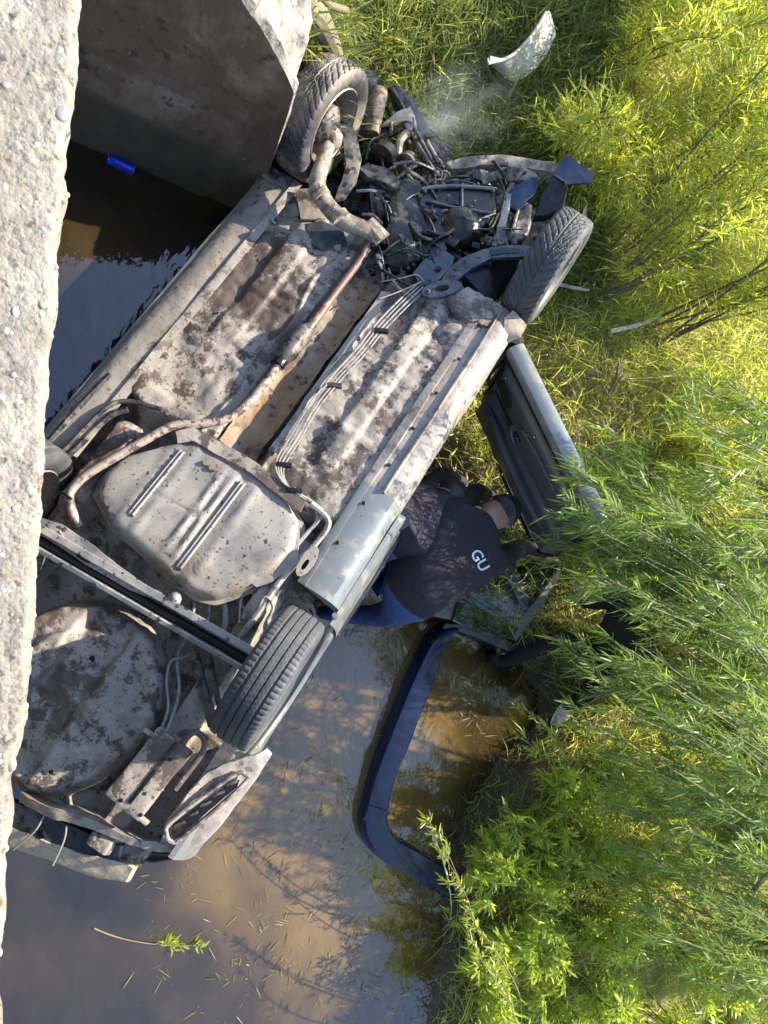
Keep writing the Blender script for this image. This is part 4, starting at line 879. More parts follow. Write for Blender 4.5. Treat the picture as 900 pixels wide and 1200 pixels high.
part('door_edge', (edge, [tuple(q) for q in grid_faces(40, 8)]), 'paint', door)
gf = [tuple(q) for q in grid_faces(12, 3)]
for s_ in (0, Ld): part('door_end', ([D(s_, t, n) for t in np.linspace(0, .64, 12) for n in (-.09, -.05, 0)], gf), 'paint', door)
def trimn(s, t):
    e = float(sst(.03, .09, s)) * float(sst(.02, .08, Ld - s)) * float(sst(.08, .14, t))
    n = .004 + .035 * e
    n += .035 * float(sst(.0, .05, t - .36)) * e                                  # arm-rest bulge
    n -= .045 * math.exp(-(((s - .24) / .13) ** 2 + ((t - .36) / .07) ** 2))        # scooped pull
    n += .02 * math.exp(-((t - .24 - .08 * math.sin(s * 3)) / .03) ** 2) * e
    return n
trim = part('door_trim', dgrid(np.linspace(.02, Ld - .02, 70), np.linspace(.085, .66, 46), lambda s, t: D(s, t, trimn(s, t))), 'lining', door)
part('door_handle', slab([D(.26, .37, .03), D(.30, .35, .035), D(.34, .36, .035), D(.35, .385, .035), D(.31, .39, .035), D(.27, .39, .03)], .015, -dn), 'greymetal', door)
part('window_winder', merge(tube([D(.36, .30, .04), D(.36, .30, .065)], .022, 12, 1), tube([D(.36, .30, .062), D(.40, .33, .066), D(.43, .345, .062)], .010, 8)), 'lining', door)
part('arm_rest', tube([D(.2, .46, .07), D(.45, .48, .085), D(.75, .50, .08), D(.95, .50, .06)], [.02, .03, .03, .018], 10), 'lining', door)
part('window_frame', tube([D(.02, .62, -.04), D(.10, .82, -.06), D(.34, 1.02, -.08), D(.75, 1.06, -.08), D(1.02, 1.00, -.07), D(Ld - .01, .64, -.04)], .020, 8, 6), 'black', door)
part('division_bar', tube([D(.16, .63, -.045), D(.20, .90, -.07)], .012, 8, 2), 'black', door)
part('speaker_grille', slab([D(.17 + .085 * math.cos(g), .23 + .085 * math.sin(g), .050) for g in np.linspace(0, 6.283, 25)[:-1]], .012, -dn), 'black', door)
part('trim_seam', tube([D(.06, .15, .022), D(.10, .29, .046), D(.30, .30, .052), D(.60, .27, .052), D(.95, .24, .048), D(Ld - .06, .16, .02)], .0045, 6, 6), 'dark', door)
part('trim_seam', tube([D(.10, .44, .06), D(.4, .42, .068), D(.8, .43, .07), D(Ld - .08, .45, .05)], .005, 6, 6), 'black', door)
part('map_pocket', slab([D(.42, .20, .056), D(.60, .17, .056), D(.92, .17, .054), D(.98, .22, .054), D(.90, .27, .056), D(.46, .28, .058)], .014, -dn), 'lining', door)
for t_ in (.16, .46): part('hinge', box(D(-.01, t_, -.03), (.06, .05, .045), Matrix.Rotation(.4, 3, 'Z'), .2), 'steel', door)
part('latch', box(D(Ld, .36, -.03), (.03, .05, .09), Matrix.Rotation(.6, 3, 'Z'), .2), 'chan', door)
part('rubber_seal', tube([D(.03, .60, .008), D(.03, .10, .008), D(.08, .07, .012), D(Ld - .08, .07, .012), D(Ld - .03, .12, .008), D(Ld - .03, .60, .008)], .008, 6, 4), 'black', door)
for s_ in (.12, .5, .9): part('trim_screw', blob(D(s_, .12, .042), (.007, .007, .007), 8, 5), 'chan', door)
part('drain_slot', slab([D(.62, .056, .018), D(.70, .056, .018), D(.70, .075, .016), D(.62, .075, .016)], .004, -dn), 'black', door)
# ================================================================== loose things
def at_origin(vf, o): return [Vector(p) - o for p in vf[0]], vf[1]
# ---- bumper cover floating in the creek
bo_ = P(440, 900, 0); bump_t = empty('bumper_cover', bo_)
tag(bump_t, 'detached glossy black bumper cover floating bent in the brown water', 'bumper')
outp = [(522, 731), (500, 752), (478, 795), (456, 848), (437, 898), (425, 940), (421, 965), (428, 988), (444, 1006), (480, 1028), (528, 1056)]
inp = [(534, 737), (517, 762), (504, 800), (486, 845), (476, 872), (458, 915), (450, 955), (453, 972), (464, 985), (492, 1001), (530, 1024)]
def sm(pts, z, n=5): return smooth_path([P(a, b, zz) for (a, b), zz in zip(pts, z)], n)
zo = [.12, .12, .12, .11, .11, .10, .10, .10, .10, .10, .09]
outp = [(a + 8, b + 2) for a, b in outp]; inp = [(a + 4, b) for a, b in inp]
O = sm(outp, zo); I = sm(inp, [z + .012 for z in zo]); Vb = []
for a, b in zip(O, I):
    out = (a - b).normalized(); out.z = 0
    row = [b - Vector((0, 0, .05)) - out * .004, b, b.lerp(a, .06) + Vector((0, 0, .005)), b.lerp(a, .5) + Vector((0, 0, .006)), b.lerp(a, .94) + Vector((0, 0, .002)), a, a + out * .012 - Vector((0, 0, .02)), a + out * .016 - Vector((0, 0, .07)), a + out * .01 - Vector((0, 0, .16))]
    Vb += [p - bo_ for p in row]
Fb = [tuple(q) for q in grid_faces(len(O), 9)]
nb = (len(O) - 1) * 9; Fb += [tuple(nb + k for k in range(9)), tuple(range(8, -1, -1))]
build('cover_skin', (Vb, Fb), M['glossblack'], bump_t, True, None, 22)
O2 = sm([(522, 731), (545, 733), (580, 745), (610, 757)], [.12, .14, .16, .17]); I2 = sm([(518, 736), (542, 741), (577, 755), (608, 768)], [.11, .12, .14, .15]); Vb = []
for a, b in zip(O2, I2):
    Vb += [p - bo_ for p in (a - Vector((0, 0, .10)), a, a.lerp(b, .5) + Vector((0, 0, .006)), b, b - Vector((0, 0, .16)))]
build('cover_end', (Vb, [tuple(q) for q in grid_faces(len(O2), 5)] + [tuple((len(O2) - 1) * 5 + k for k in range(5))]), M['greymetal'], bump_t)
a = P(433, 944, .112) - bo_; b = P(456, 951, .125) - bo_
build('seam', tube([a, b], .003, 6, 1), M['dark'], bump_t)
for u, v in [(519, 1040), (505, 1020)]: build('clip_hole', blob(P(u + 4, v, .112) - bo_, (.008, .008, .002), 8, 5), M['greymetal'], bump_t)
# ---- loose rear door with framed glass lying on the mud
do = P(600, 690, .3); ld = empty('detached_car_door', do)
tag(ld, 'detached car door with green tinted window and black frame at the water edge', 'car door')
def Q(u, v, z=.34): 
    t = (u - 530) / 130; return P(u, v, z - .10 + .18 * t) - do
build('window_glass', slab([Q(545, 668), (Q(583, 636)), Q(616, 716), Q(602, 750), Q(560, 742), Q(531, 727)], .006), M['glass'], ld, smooth=False)
build('quarter_glass', slab([Q(590, 640, .35), Q(600, 630, .35), Q(646, 663, .35), Q(622, 700, .35)], .006), M['glass'], ld, smooth=False)
build('division_bar', slab([Q(576, 630, .37), Q(583, 626, .37), Q(620, 700, .37), Q(618, 714, .37), Q(612, 708, .37)], .03), M['greymetal'], ld)
build('frame', merge(tube([Q(583, 626, .37), Q(604, 618, .37), Q(630, 640, .37), Q(653, 660, .37), Q(640, 682, .37), Q(622, 706, .37)], .018, 8), tube([Q(590, 640, .36), Q(620, 702, .36)], .012, 8)), M['black'], ld)
build('door_skin', slab([Q(648, 650, .36), Q(658, 657, .36), Q(656, 676, .34), Q(640, 705, .33), Q(606, 750, .31), Q(602, 744, .33), Q(618, 716, .36), Q(628, 704, .37), Q(648, 676, .37)], .05), M['paint'], ld)
build('frame_rail', tube([Q(545, 668, .34), Q(538, 700, .33), Q(530, 728, .32)], .014, 8), M['black'], ld)
build('rear_skin', slab([Q(500, 690, .20), Q(545, 668, .30), Q(531, 727, .30), Q(505, 722, .22)], .04), M['paint'], ld)
for k in range(2): build('demister_bar', tube([Q(601 + 12 * k, 656 + 18 * k, .358), Q(622 + 10 * k, 645 + 14 * k, .358)], .004, 6), M['greymetal'], ld)
build('sticker', slab([Q(596, 634, .36), Q(604, 630, .36), Q(610, 640, .36), Q(600, 650, .36)], .002), M['white'], ld, smooth=False)
# ---- blue drink can
cc = P(142, 192, .012); ca_ = P(157, 199, .012) - P(127, 185, .012); Lc = ca_.length; ca_.normalize()
can = empty('drink_can', cc); tag(can, 'blue drink can floating in the dark water by the abutment', 'can')
q = ca_.to_track_quat('Z', 'Y'); can.rotation_mode = 'QUATERNION'; can.rotation_quaternion = q
h = Lc / 2; r = .031
build('can_body', lathe([(r * .82, -h), (r * .93, -h * .95), (r, -h * .86), (r, h * .84), (r * .93, h * .93), (r * .86, h * .98)], 28), M['blue'], can)
build('can_lid', lathe([(r * .87, h * .97), (r * .88, h), (r * .80, h), (r * .78, h * .96), (0, h * .955)], 28), M['can_end'], can)
build('can_base', lathe([(0, -h * .95), (r * .6, -h * .98), (r * .82, -h * 1.001)], 28), M['can_end'], can)
# ---- pale curved panel thrown into the grass
wp = P(615, 55, .75); wo = empty('white_panel', wp); tag(wo, 'curved off-white plastic panel lying in the tall grass', 'plastic panel')
top = smooth_path([P(572, 74, .72), P(598, 66, .74), P(622, 43, .78), P(640, 14, .82)], 6); bot = smooth_path([P(577, 78, .60), P(604, 96, .60), P(634, 72, .60), P(649, 42, .68)], 6); Vw = []
for a, b in zip(top, bot):
    for k in range(7): t = k / 6; Vw.append(a.lerp(b, t) + Vector((-.02, -.04, .03)) * math.sin(t * 3.1) - wp)
nW = len(top); Vw2 = [p + Vector((-.012, .016, .006)) for p in Vw]
g1 = [tuple(q) for q in grid_faces(nW, 7)]
build('panel_skin', (Vw + Vw2, g1 + [tuple(i + nW * 7 for i in q)[::-1] for q in g1]), M['white'], wo)
build('panel_lip', tube([p - wp for p in top], .010, 8, 1), M['white'], wo)

# ================================================================== people
def skin_mesh(J, E, rad, root):
    names = list(J); idx = {n: i for i, n in enumerate(names)}
    me = bpy.data.meshes.new('tmp'); me.from_pydata([tuple(J[n]) for n in names], [(idx[a], idx[b]) for a, b in E], [])
    ob = bpy.data.objects.new('tmp', me); COL.objects.link(ob)
    ob.modifiers.new('skin', 'SKIN').use_smooth_shade = True
    for n in names:
        sv = me.skin_vertices[0].data[idx[n]]; r = rad[n]; sv.radius = (r, r) if not isinstance(r, tuple) else r; sv.use_root = n == root
    s = ob.modifiers.new('sub', 'SUBSURF'); s.levels = 3; s.render_levels = 3
    dg = bpy.context.evaluated_depsgraph_get(); ev = ob.evaluated_get(dg)
    out = bpy.data.meshes.new_from_object(ev)
    V = [v.co.copy() for v in out.vertices]; F = [tuple(p.vertices) for p in out.polygons]
    bpy.data.objects.remove(ob); return V, F
def hand(wr, d, up, curl=.5, side=1):
    """five bent fingers on a palm: wr wrist, d pointing direction, up back of hand"""
    d = d.normalized(); up = (up - d * up.dot(d)).normalized(); s = d.cross(up) * side; vfs = []
    Mx = Matrix((d, s, up)).transposed()
    vfs.append(blob(wr + d * .045, (.055, .043, .017), 12, 9, Mx))
    for k, (o, L) in enumerate([(-.030, .075), (-.010, .085), (.010, .080), (.029, .062)]):
        p0 = wr + d * .075 + s * o; a = curl; dirs = d; p1 = p0 + (d * math.cos(a * .5) - up * math.sin(a * .5)) * L * .45
        p2 = p1 + (d * math.cos(a * 1.3) - up * math.sin(a * 1.3)) * L * .32; p3 = p2 + (d * math.cos(a * 2.0) - up * math.sin(a * 2.0)) * L * .26
        vfs.append(tube([p0, p1, p2, p3], [.0095, .0090, .0082, .006], 8, 3))
    p0 = wr + d * .02 - s * .030; p1 = p0 + d * .025 - s * .028 - up * .008; p2 = p1 + d * .03 - s * .008 - up * .012
    vfs.append(tube([p0, p1, p2], [.013, .011, .0075], 8, 3)); return merge(*vfs)
BONES = [('pelvis', 'spine', 's'), ('spine', 'chest', 's'), ('chest', 'neck', 's'), ('neck', 'head', 'k'), ('head', 'crown', 'k')]
for s in 'LR': BONES += [('chest', 'sh' + s, 's'), ('sh' + s, 'el' + s, 's'), ('el' + s, 'wr' + s, 'f'), ('pelvis', 'hip' + s, 't'), ('hip' + s, 'kn' + s, 't'), ('kn' + s, 'an' + s, 't'), ('an' + s, 'toe' + s, 'o')]
def person(label, J, mats, long_sleeve, upv, hair, hands):
    base = Vector((J['pelvis'].x, J['pelvis'].y, min(J['anL'].z, J['anR'].z) - .06))
    rad = dict(pelvis=.20, spine=.20, chest=.225, neck=.075, head=.098, crown=.08)
    for s in 'LR': rad.update({'sh' + s: .092, 'el' + s: .055, 'wr' + s: .036, 'hip' + s: .118, 'kn' + s: .072, 'an' + s: .050, 'toe' + s: .046})
    J = {k: Vector(v) - base for k, v in J.items()}
    V, F = skin_mesh(J, [(a, b) for a, b, c in BONES], rad, 'pelvis')
    root = build('person', (V, F), M[mats['s']], None, True, base, 0)
    root['label'] = label; root['category'] = 'person'
    vfs = [(V, F)]; kinds = None
    hv = [hand(J['wr' + s] - base * 0, d, u, c, 1 if s == 'L' else -1) for s, d, u, c in hands]
    allv = merge((V, F), *hv); me = root.data; me.clear_geometry(); me.from_pydata([tuple(p) for p in allv[0]], [], allv[1]); me.polygons.foreach_set('use_smooth', [True] * len(me.polygons))
    me.materials.clear()
    order = ['s', 'k', 't', 'o', 'h']
    mats['h'] = mats['s'] + '_hem'
    for o in order: me.materials.append(M[mats[o]])
    axp = (J['spine'] - J['pelvis']); lp_ = axp.length; axp.normalize(); ha = me.attributes.new('hem', 'FLOAT', 'POINT')
    ha.data.foreach_set('value', [(Vector(p) - J['pelvis']).dot(axp) - lp_ * .05 for p in allv[0]])
    nF = len(F)
    for p in me.polygons:
        if p.index >= nF: p.material_index = 1; continue
        c = p.center; best = None
        for a, b, k in BONES:
            A, B = J[a], J[b]; t = max(0, min(1, (c - A).dot(B - A) / max((B - A).length_squared, 1e-9))); d = (c - A.lerp(B, t)).length - (rad[a] + (rad[b] - rad[a]) * t)
            if best is None or d < best[0]: best = (d, 'h' if (a == 'pelvis' and b == 'spine') else k)
        k = best[1]
        if k == 'f': k = 's' if long_sleeve else 'k'
        p.material_index = order.index(k)
    # head details
    hd = J['head']; cr = (J['crown'] - J['head']).normalized(); fc = Vector(upv); fc = (fc - cr * fc.dot(cr)).normalized(); sd = cr.cross(fc)
    Mh = Matrix((sd, fc, cr)).transposed(); hc = hd.lerp(J['crown'], .30)
    hv_, hf_ = blob((0, 0, 0), (.104, .120, .135), 28, 18)
    keep = [i for i, p in enumerate(hv_)]
    vv = []
    for p in hv_:
        q = p.copy()
        if p.y > .02 and p.z < .055: q = p * .80
        if p.z < -.03: q = p * .86
        vv.append(hc + Mh @ q)
    if hair: build('hair', (vv, hf_), M['hair'], root)
    build('nose', blob(hc + fc * .098 - cr * .01, (.013, .016, .022), 8, 6, Mh), M['skin'], root)
    for s in (-1, 1):
        build('ear', blob(hc + sd * s * .090 - cr * .01 - fc * .005, (.010, .02, .03), 8, 6, Mh), M['skin'], root)
        build('eye', blob(hc + sd * s * .033 + fc * .086 + cr * .012, (.011, .008, .008), 8, 6, Mh), M['shoe'], root)
    build('mouth', blob(hc + fc * .090 - cr * .052, (.022, .006, .006), 8, 6, Mh), M['skin'], root)
    return root, base, J
dn_ = Vector((0, 0, -1))
# man bent over beside the sill
J1 = dict(pelvis=P(474, 694, .80), spine=P(505, 668, .96), chest=P(540, 636, 1.02), neck=P(570, 611, 1.00), head=P(580, 603, .98), crown=P(602, 593, .93),
          shL=P(530, 598, .98), elL=P(560, 575, .72), wrL=P(588, 590, .52), shR=P(575, 660, .96), elR=P(612, 640, .72), wrR=P(640, 648, .52),
          hipL=P(462, 672, .78), knL=P(430, 655, .45), anL=P(372, 668, .02), toeL=P(396, 655, -.05), hipR=P(478, 712, .76), knR=P(440, 722, .42), anR=P(378, 718, .0), toeR=P(402, 706, -.07))
p1, b1, j1 = person('person in black shirt and dark jeans bending over beside the raised sill', J1, dict(s='shirt', k='skin', t='denim', o='black'), True, (0.25, .35, -.9), True,
    [('R', (P(656, 660, .46) - P(640, 648, .52)), Vector((0, -.3, 1)), .5), ('L', Vector((.05, .3, -.3)), Vector((0, 0, 1)), .6)])
# belt and jeans waist
def waist(J, b, r, m, root):
    ax_ = (J['spine'] - J['pelvis']).normalized(); a = ax_.orthogonal().normalized(); c = ax_.cross(a); ctr = J['pelvis'].lerp(J['spine'], .38)
    build('belt', tube([ctr + (a * math.cos(g) + c * math.sin(g)) * r for g in np.linspace(0, 6.2832, 25)], .014, 8, 2), M[m], root)
# shirt print
tcu = bpy.data.curves.new('print', 'FONT'); tcu.body = 'GU'; tcu.size = .082; tcu.resolution_u = 3
try: tcu.offset = .001
except Exception: pass
to = bpy.data.objects.new('tmp', tcu); COL.objects.link(to); dg = bpy.context.evaluated_depsgraph_get()
tme = bpy.data.meshes.new_from_object(to.evaluated_get(dg)); bpy.data.objects.remove(to)
bmx = bmesh.new(); bmx.from_mesh(tme); bmesh.ops.triangulate(bmx, faces=bmx.faces); bmesh.ops.subdivide_edges(bmx, edges=[e for e in bmx.edges if e.calc_length() > .012], cuts=2, use_grid_fill=False); bmesh.ops.triangulate(bmx, faces=bmx.faces); bmx.to_mesh(tme); bmx.free()
bv = BVHTree.FromPolygons([v.co + b1 for v in p1.data.vertices], [tuple(p.vertices) for p in p1.data.polygons])
g0 = (550, 648); xd = np.array([.50, .86]); yd = np.array([.86, -.50]); ppm = 225
cam_p = Vector((0, 0, CAM_H)); okv = []
for v in tme.vertices:
    u_ = g0[0] + (v.co.x * xd[0] + v.co.y * yd[0]) * ppm; v_ = g0[1] + (v.co.x * xd[1] + v.co.y * yd[1]) * ppm
    hloc = bv.ray_cast(cam_p, ray(u_, v_).normalized())
    if hloc[0] is None: okv.append(False); continue
    v.co = hloc[0] + hloc[1] * .004 - b1; okv.append(True)
bmx = bmesh.new(); bmx.from_mesh(tme); bmx.verts.ensure_lookup_table(); bmesh.ops.delete(bmx, geom=[bmx.verts[i] for i, k in enumerate(okv) if not k], context='VERTS'); bmx.to_mesh(tme); bmx.free()
tme.materials.clear(); tme.materials.append(M['print']); tme.name = 'shirt_print'; link(bpy.data.objects.new('shirt_print', tme), p1)
# second man further under the car side
J2 = dict(pelvis=P(452, 628, .84), spine=P(478, 614, .96), chest=P(500, 604, .98), neck=P(516, 592, .94), head=P(521, 586, .90), crown=P(534, 576, .84),
          shL=P(492, 582, .90), elL=P(520, 556, .62), wrL=P(545, 566, .42), shR=P(524, 616, .92), elR=P(548, 606, .64), wrR=P(562, 590, .44),
          hipL=P(446, 612, .78), knL=P(415, 590, .45), anL=P(360, 600, .02), toeL=P(382, 590, -.05), hipR=P(462, 642, .76), knR=P(430, 640, .42), anR=P(366, 640, .0), toeR=P(388, 630, -.07))
p2, b2, j2 = person('person in charcoal shirt and light blue jeans crouched close to the car opening', J2, dict(s='shirt_b', k='skin', t='denim_l', o='black'), True, (.1, .3, -.9), True,
    [('L', Vector((.1, .3, -.4)), Vector((0, 0, 1)), .6), ('R', Vector((0, .3, -.4)), Vector((0, 0, 1)), .6)])
# third man sitting on the bank behind the willow
zb = gz1(*P(716, 770, .5)[:2])
J3 = dict(pelvis=P(722, 772, zb + .16), spine=P(728, 752, zb + .36), chest=P(742, 730, zb + .52), neck=P(752, 716, zb + .66), head=P(752, 708, zb + .74), crown=P(758, 702, zb + .88),
          shL=P(722, 700, zb + .54), elL=P(694, 706, zb + .30), wrL=P(684, 706, zb + .22), shR=P(756, 768, zb + .54), elR=P(738, 800, zb + .30), wrR=P(712, 796, zb + .20),
          hipL=P(706, 758, zb + .14), knL=P(652, 750, zb + .16), anL=P(590, 776, .06), toeL=P(574, 770, .10), hipR=P(716, 790, zb + .14), knR=P(690, 812, zb + .20), anR=P(668, 826, .22), toeR=P(657, 842, .16))
p3, b3, j3 = person('person in black clothes and white shoe sitting on the bank behind willow leaves', J3, dict(s='trousers', k='skin', t='trousers', o='trousers'), True, (-.3, -.8, -.2), True,
    [('L', P(676, 686, zb + .22) - P(684, 706, zb + .22), Vector((0, -.3, 1)), .5), ('R', Vector((-.2, -.3, -.1)), Vector((0, 0, 1)), .4)])
wv = j3['wrL'] - (j3['wrL'] - j3['elL']).normalized() * .01; ad = (j3['wrL'] - j3['elL']).normalized(); aa = ad.orthogonal().normalized(); ab = ad.cross(aa)
build('wrist_watch', merge(tube([wv + (aa * math.cos(g) + ab * math.sin(g)) * .036 for g in np.linspace(0, 6.2832, 17)], .010, 8, 2), blob(wv + Vector((0, -.01, .036)), (.02, .02, .008), 12, 7)), M['black'], p3)
sh = j3['anR'].lerp(j3['toeR'], .6); sdv = (j3['toeR'] - j3['anR']).normalized(); sq = sdv.to_track_quat('Y', 'Z').to_matrix()
build('shoe', merge(blob(sh, (.05, .13, .05), 14, 9, sq), blob(sh + Vector((0, 0, -.035)), (.055, .14, .022), 14, 7, sq)), M['shoe'], p3)
# ---- litter and sticks
lp = P(738, 912, gz1(*P(738, 912, .5)[:2]) + .08)
lt = build('crumpled_paper', blob((0, 0, 0), (.10, .05, .06), 14, 9, Matrix.Rotation(.6, 3, 'Z'), .7, 3), M['shoe'], None, True, lp, 20)
tag(lt, 'crumpled white scrap caught in the bright bank weeds', 'litter')
def stick(name, a, b, r, label, m='bleached', za=.1, zb_=.1):
    pa = P(*a, .5); pa = P(a[0], a[1], gz1(pa.x, pa.y) + za); pb = P(*b, .5); pb = P(b[0], b[1], gz1(pb.x, pb.y) + zb_)
    mid = (pa + pb) / 2 + Vector((.01, .01, .015)); o = build(name, at_origin(tube([pa, mid, pb], [r, r * .9, r * .6], 8, 5), pa), M[m], None, True, pa)
    tag(o, label, 'stick'); return o
stick('driftwood_stick', (715, 388), (770, 372), .018, 'bleached grey stick lying flat in the yellow grass beyond the front wheel', za=.16, zb_=.18)
stick('driftwood_stick', (655, 333), (690, 340), .014, 'short bleached stick at the foot of the leaning willow stems', za=.16, zb_=.14)
stick('brown_stick', (712, 462), (725, 425), .012, 'thin brown stick standing out of the grass beside the open door', 'bark', .12, .2)
# exposed roots on the wing wall
for k, (pts, lab) in enumerate([([(352, 2, 1.2), (372, 20, 1.12), (388, 52, 1.0), (396, 66, .95)], 'thick brown root hanging over the top of the wing wall'), ([(372, -6, 1.1), (388, 6, 1.05), (406, 12, .95)], 'thin dry root crossing the soil above the wing wall')]):
    pa = P(*pts[0]); o = build('tree_root', at_origin(tube([P(*p) for p in pts], [.05, .06, .05, .03] if k == 0 else .018, 10, 6), pa), M['bark'], None, True, pa); tag(o, lab, 'root')
# ================================================================== vegetation
def leaves_mesh(B, Dv, Nv, L, W, curve, seg=3):
    """B bases, Dv directions, Nv leaf normals, L lengths, W half widths -> vertex and face arrays (seg 2: diamond, 3: bent blade)"""
    n = len(B); S = np.cross(Dv, Nv); S /= np.linalg.norm(S, axis=1, keepdims=True) + 1e-9
    L_ = L[:, None]; W_ = W[:, None]; dr = np.array([0, 0, -1.0])[None] * curve[:, None] * L_
    if seg == 2:
        V = np.stack([B, B + Dv * L_ * .45 + S * W_ + dr * .2, B + Dv * L_ * .45 - S * W_ + dr * .2, B + Dv * L_ + dr], 1)
        k = np.arange(n)[:, None] * 4; Q = np.concatenate([k, k + 1, k + 3, k + 2], 1); return V.reshape(-1, 3), Q, None
    V = np.stack([B, B + Dv * L_ * .3 + S * W_ * .9 + dr * .09, B + Dv * L_ * .3 - S * W_ * .9 + dr * .09, B + Dv * L_ * .68 + S * W_ * .8 + dr * .46, B + Dv * L_ * .68 - S * W_ * .8 + dr * .46, B + Dv * L_ + dr], 1)
    k = np.arange(n)[:, None] * 6
    Q = np.concatenate([k + 1, k + 3, k + 4, k + 2], 1); T = np.concatenate([np.concatenate([k, k + 1, k + 2], 1), np.concatenate([k + 3, k + 5, k + 4], 1)], 0)
    return V.reshape(-1, 3), Q, T
def nrm(a): return a / (np.linalg.norm(a, axis=-1, keepdims=True) + 1e-9)
def bez(a, c, b, t): t = t[:, None]; return (1 - t) ** 2 * a + 2 * t * (1 - t) * c + t * t * b
def shrub_arrays(stems, twigs, tlen, nleaf, llen, lw, droop, seed, tstart=.25, spread=.8):
    """stems: list of (base, ctrl, tip) arrays relative to the shrub. returns stem tubes and leaf arrays"""
    g = np.random.default_rng(seed); Bs = []; Ds = []; tw = []; st = []
    for a, c, b in stems:
        a, c, b = map(np.array, (a, c, b)); ln = np.linalg.norm(b - a)
        st.append(tube([Vector(x) for x in bez(a, c, b, np.linspace(0, 1, 7))], [.011 * max(.5, ln / 2.4), .0065 * max(.5, ln / 2.4), .002], 6, 2, False))
        t = np.sort(g.uniform(tstart, 1, twigs)); p = bez(a, c, b, t); tan = nrm(bez(a, c, b, np.clip(t + .02, 0, 1.02)) - bez(a, c, b, t - .02))
        rd = nrm(g.normal(size=(twigs, 3))); d = nrm(tan * (1.1 - .3 * spread) + rd * spread * .75 + np.array([0, 0, -droop * .4]))
        l = tlen * g.uniform(.45, 1.1, twigs) * (1.15 - .4 * t)
        k = np.linspace(.06, 1, nleaf)[None, :, None]
        pts = p[:, None] + d[:, None] * l[:, None, None] * k + np.array([0, 0, -1.0]) * (droop * .5 * l[:, None, None] * k ** 2)
        td = nrm(d[:, None] + np.array([0, 0, -1.0]) * (droop * k)); Bs.append(pts.reshape(-1, 3))
        side = nrm(np.cross(td, nrm(g.normal(size=(twigs, 1, 3)) + np.array([0, 0, .6])))) * np.where(np.arange(nleaf) % 2, 1, -1)[None, :, None]
        Ds.append(nrm(td * .85 + side * .62 + g.normal(size=td.shape) * .16 + np.array([0, 0, -.10])).reshape(-1, 3))
        tw.append((p, p + d * l[:, None] - np.array([0, 0, 1.0]) * (droop * .5 * l[:, None])))
        # leaves on the stem itself
    B = np.concatenate(Bs); Dv = np.concatenate(Ds); n = len(B)
    Nv = nrm(g.normal(size=(n, 3)) * .55 + np.array([0, -.2, .8])); Nv = nrm(Nv - Dv * (Nv * Dv).sum(1, keepdims=True))
    return st, tw, B, Dv, Nv, llen * g.uniform(.35, 1.3, n), lw * g.uniform(.45, 1.45, n), g.uniform(-.05, .45, n)
def shrub(name, base, stems, label, leaf='leaf_b', twigs=26, tlen=.34, nleaf=14, llen=.10, lw=.0055, droop=.25, seed=1, seg=2, group=None, cat='willow shrub', tstart=.25, spread=.8, bark='bark'):
    r = empty(name, base); tag(r, label, cat, group)
    st, tw, B, Dv, Nv, L, W, cv = shrub_arrays(stems, twigs, tlen, nleaf, llen, lw, droop, seed, tstart, spread)
    for s in st: build('stem', s, M[bark], r)
    vf = []
    for p, q in tw:
        for a, b in zip(p, q): vf.append((Vector(a), Vector(b)))
    A = np.array([a for a, b in vf]); Bq = np.array([b for a, b in vf]); d = nrm(Bq - A); s1 = nrm(np.cross(d, np.array([.3, .5, .8]))) * .0022; s2 = nrm(np.cross(d, s1)) * .0022; n = len(A)
    TV = np.stack([A + s1, A - .5 * s1 + s2, A - .5 * s1 - s2, Bq + s1 * .3, Bq - .15 * s1 + s2 * .3, Bq - .15 * s1 - s2 * .3], 1).reshape(-1, 3); k = np.arange(n)[:, None] * 6
    TQ = np.concatenate([np.concatenate([k + i, k + (i + 1) % 3, k + 3 + (i + 1) % 3, k + 3 + i], 1) for i in range(3)], 0)
    tag(fast_mesh('twigs', TV, TQ, M['twig'], r), kind='stuff')
    V, Q, T = leaves_mesh(B, Dv, Nv, L, W, cv, seg)
    tag(fast_mesh('foliage', V, Q, M[leaf], r, tris=T), kind='stuff')
    return r
def fan(n, lean, h, spread, rs, arch=.35):
    """n stems from one root, leaning to 'lean' (x, y), height h, spread sideways; arch > 0 bends the tips over"""
    out = []
    for i in range(n):
        hh = h * rs.uniform(.72, 1.1); a = rs.uniform(0, 6.283); o = Vector((.10 * math.cos(a), .10 * math.sin(a), -.05))
        l = Vector((lean[0] + rs.uniform(-spread, spread), lean[1] + rs.uniform(-spread, spread), 0)) * hh
        tip = o + l + Vector((0, 0, hh)); ctrl = o + l * (.5 - arch) + Vector((rs.uniform(-.18, .18) * hh, rs.uniform(-.18, .18) * hh, hh * (.5 + arch)))
        out.append((tuple(o), tuple(ctrl), tuple(tip)))
    return out
def gp(u, v, dz=0):
    z = .5
    for _ in range(4): p = P(u, v, z); z = gz1(p.x, p.y)
    return P(u, v, z + dz)
rs = random.Random(21)
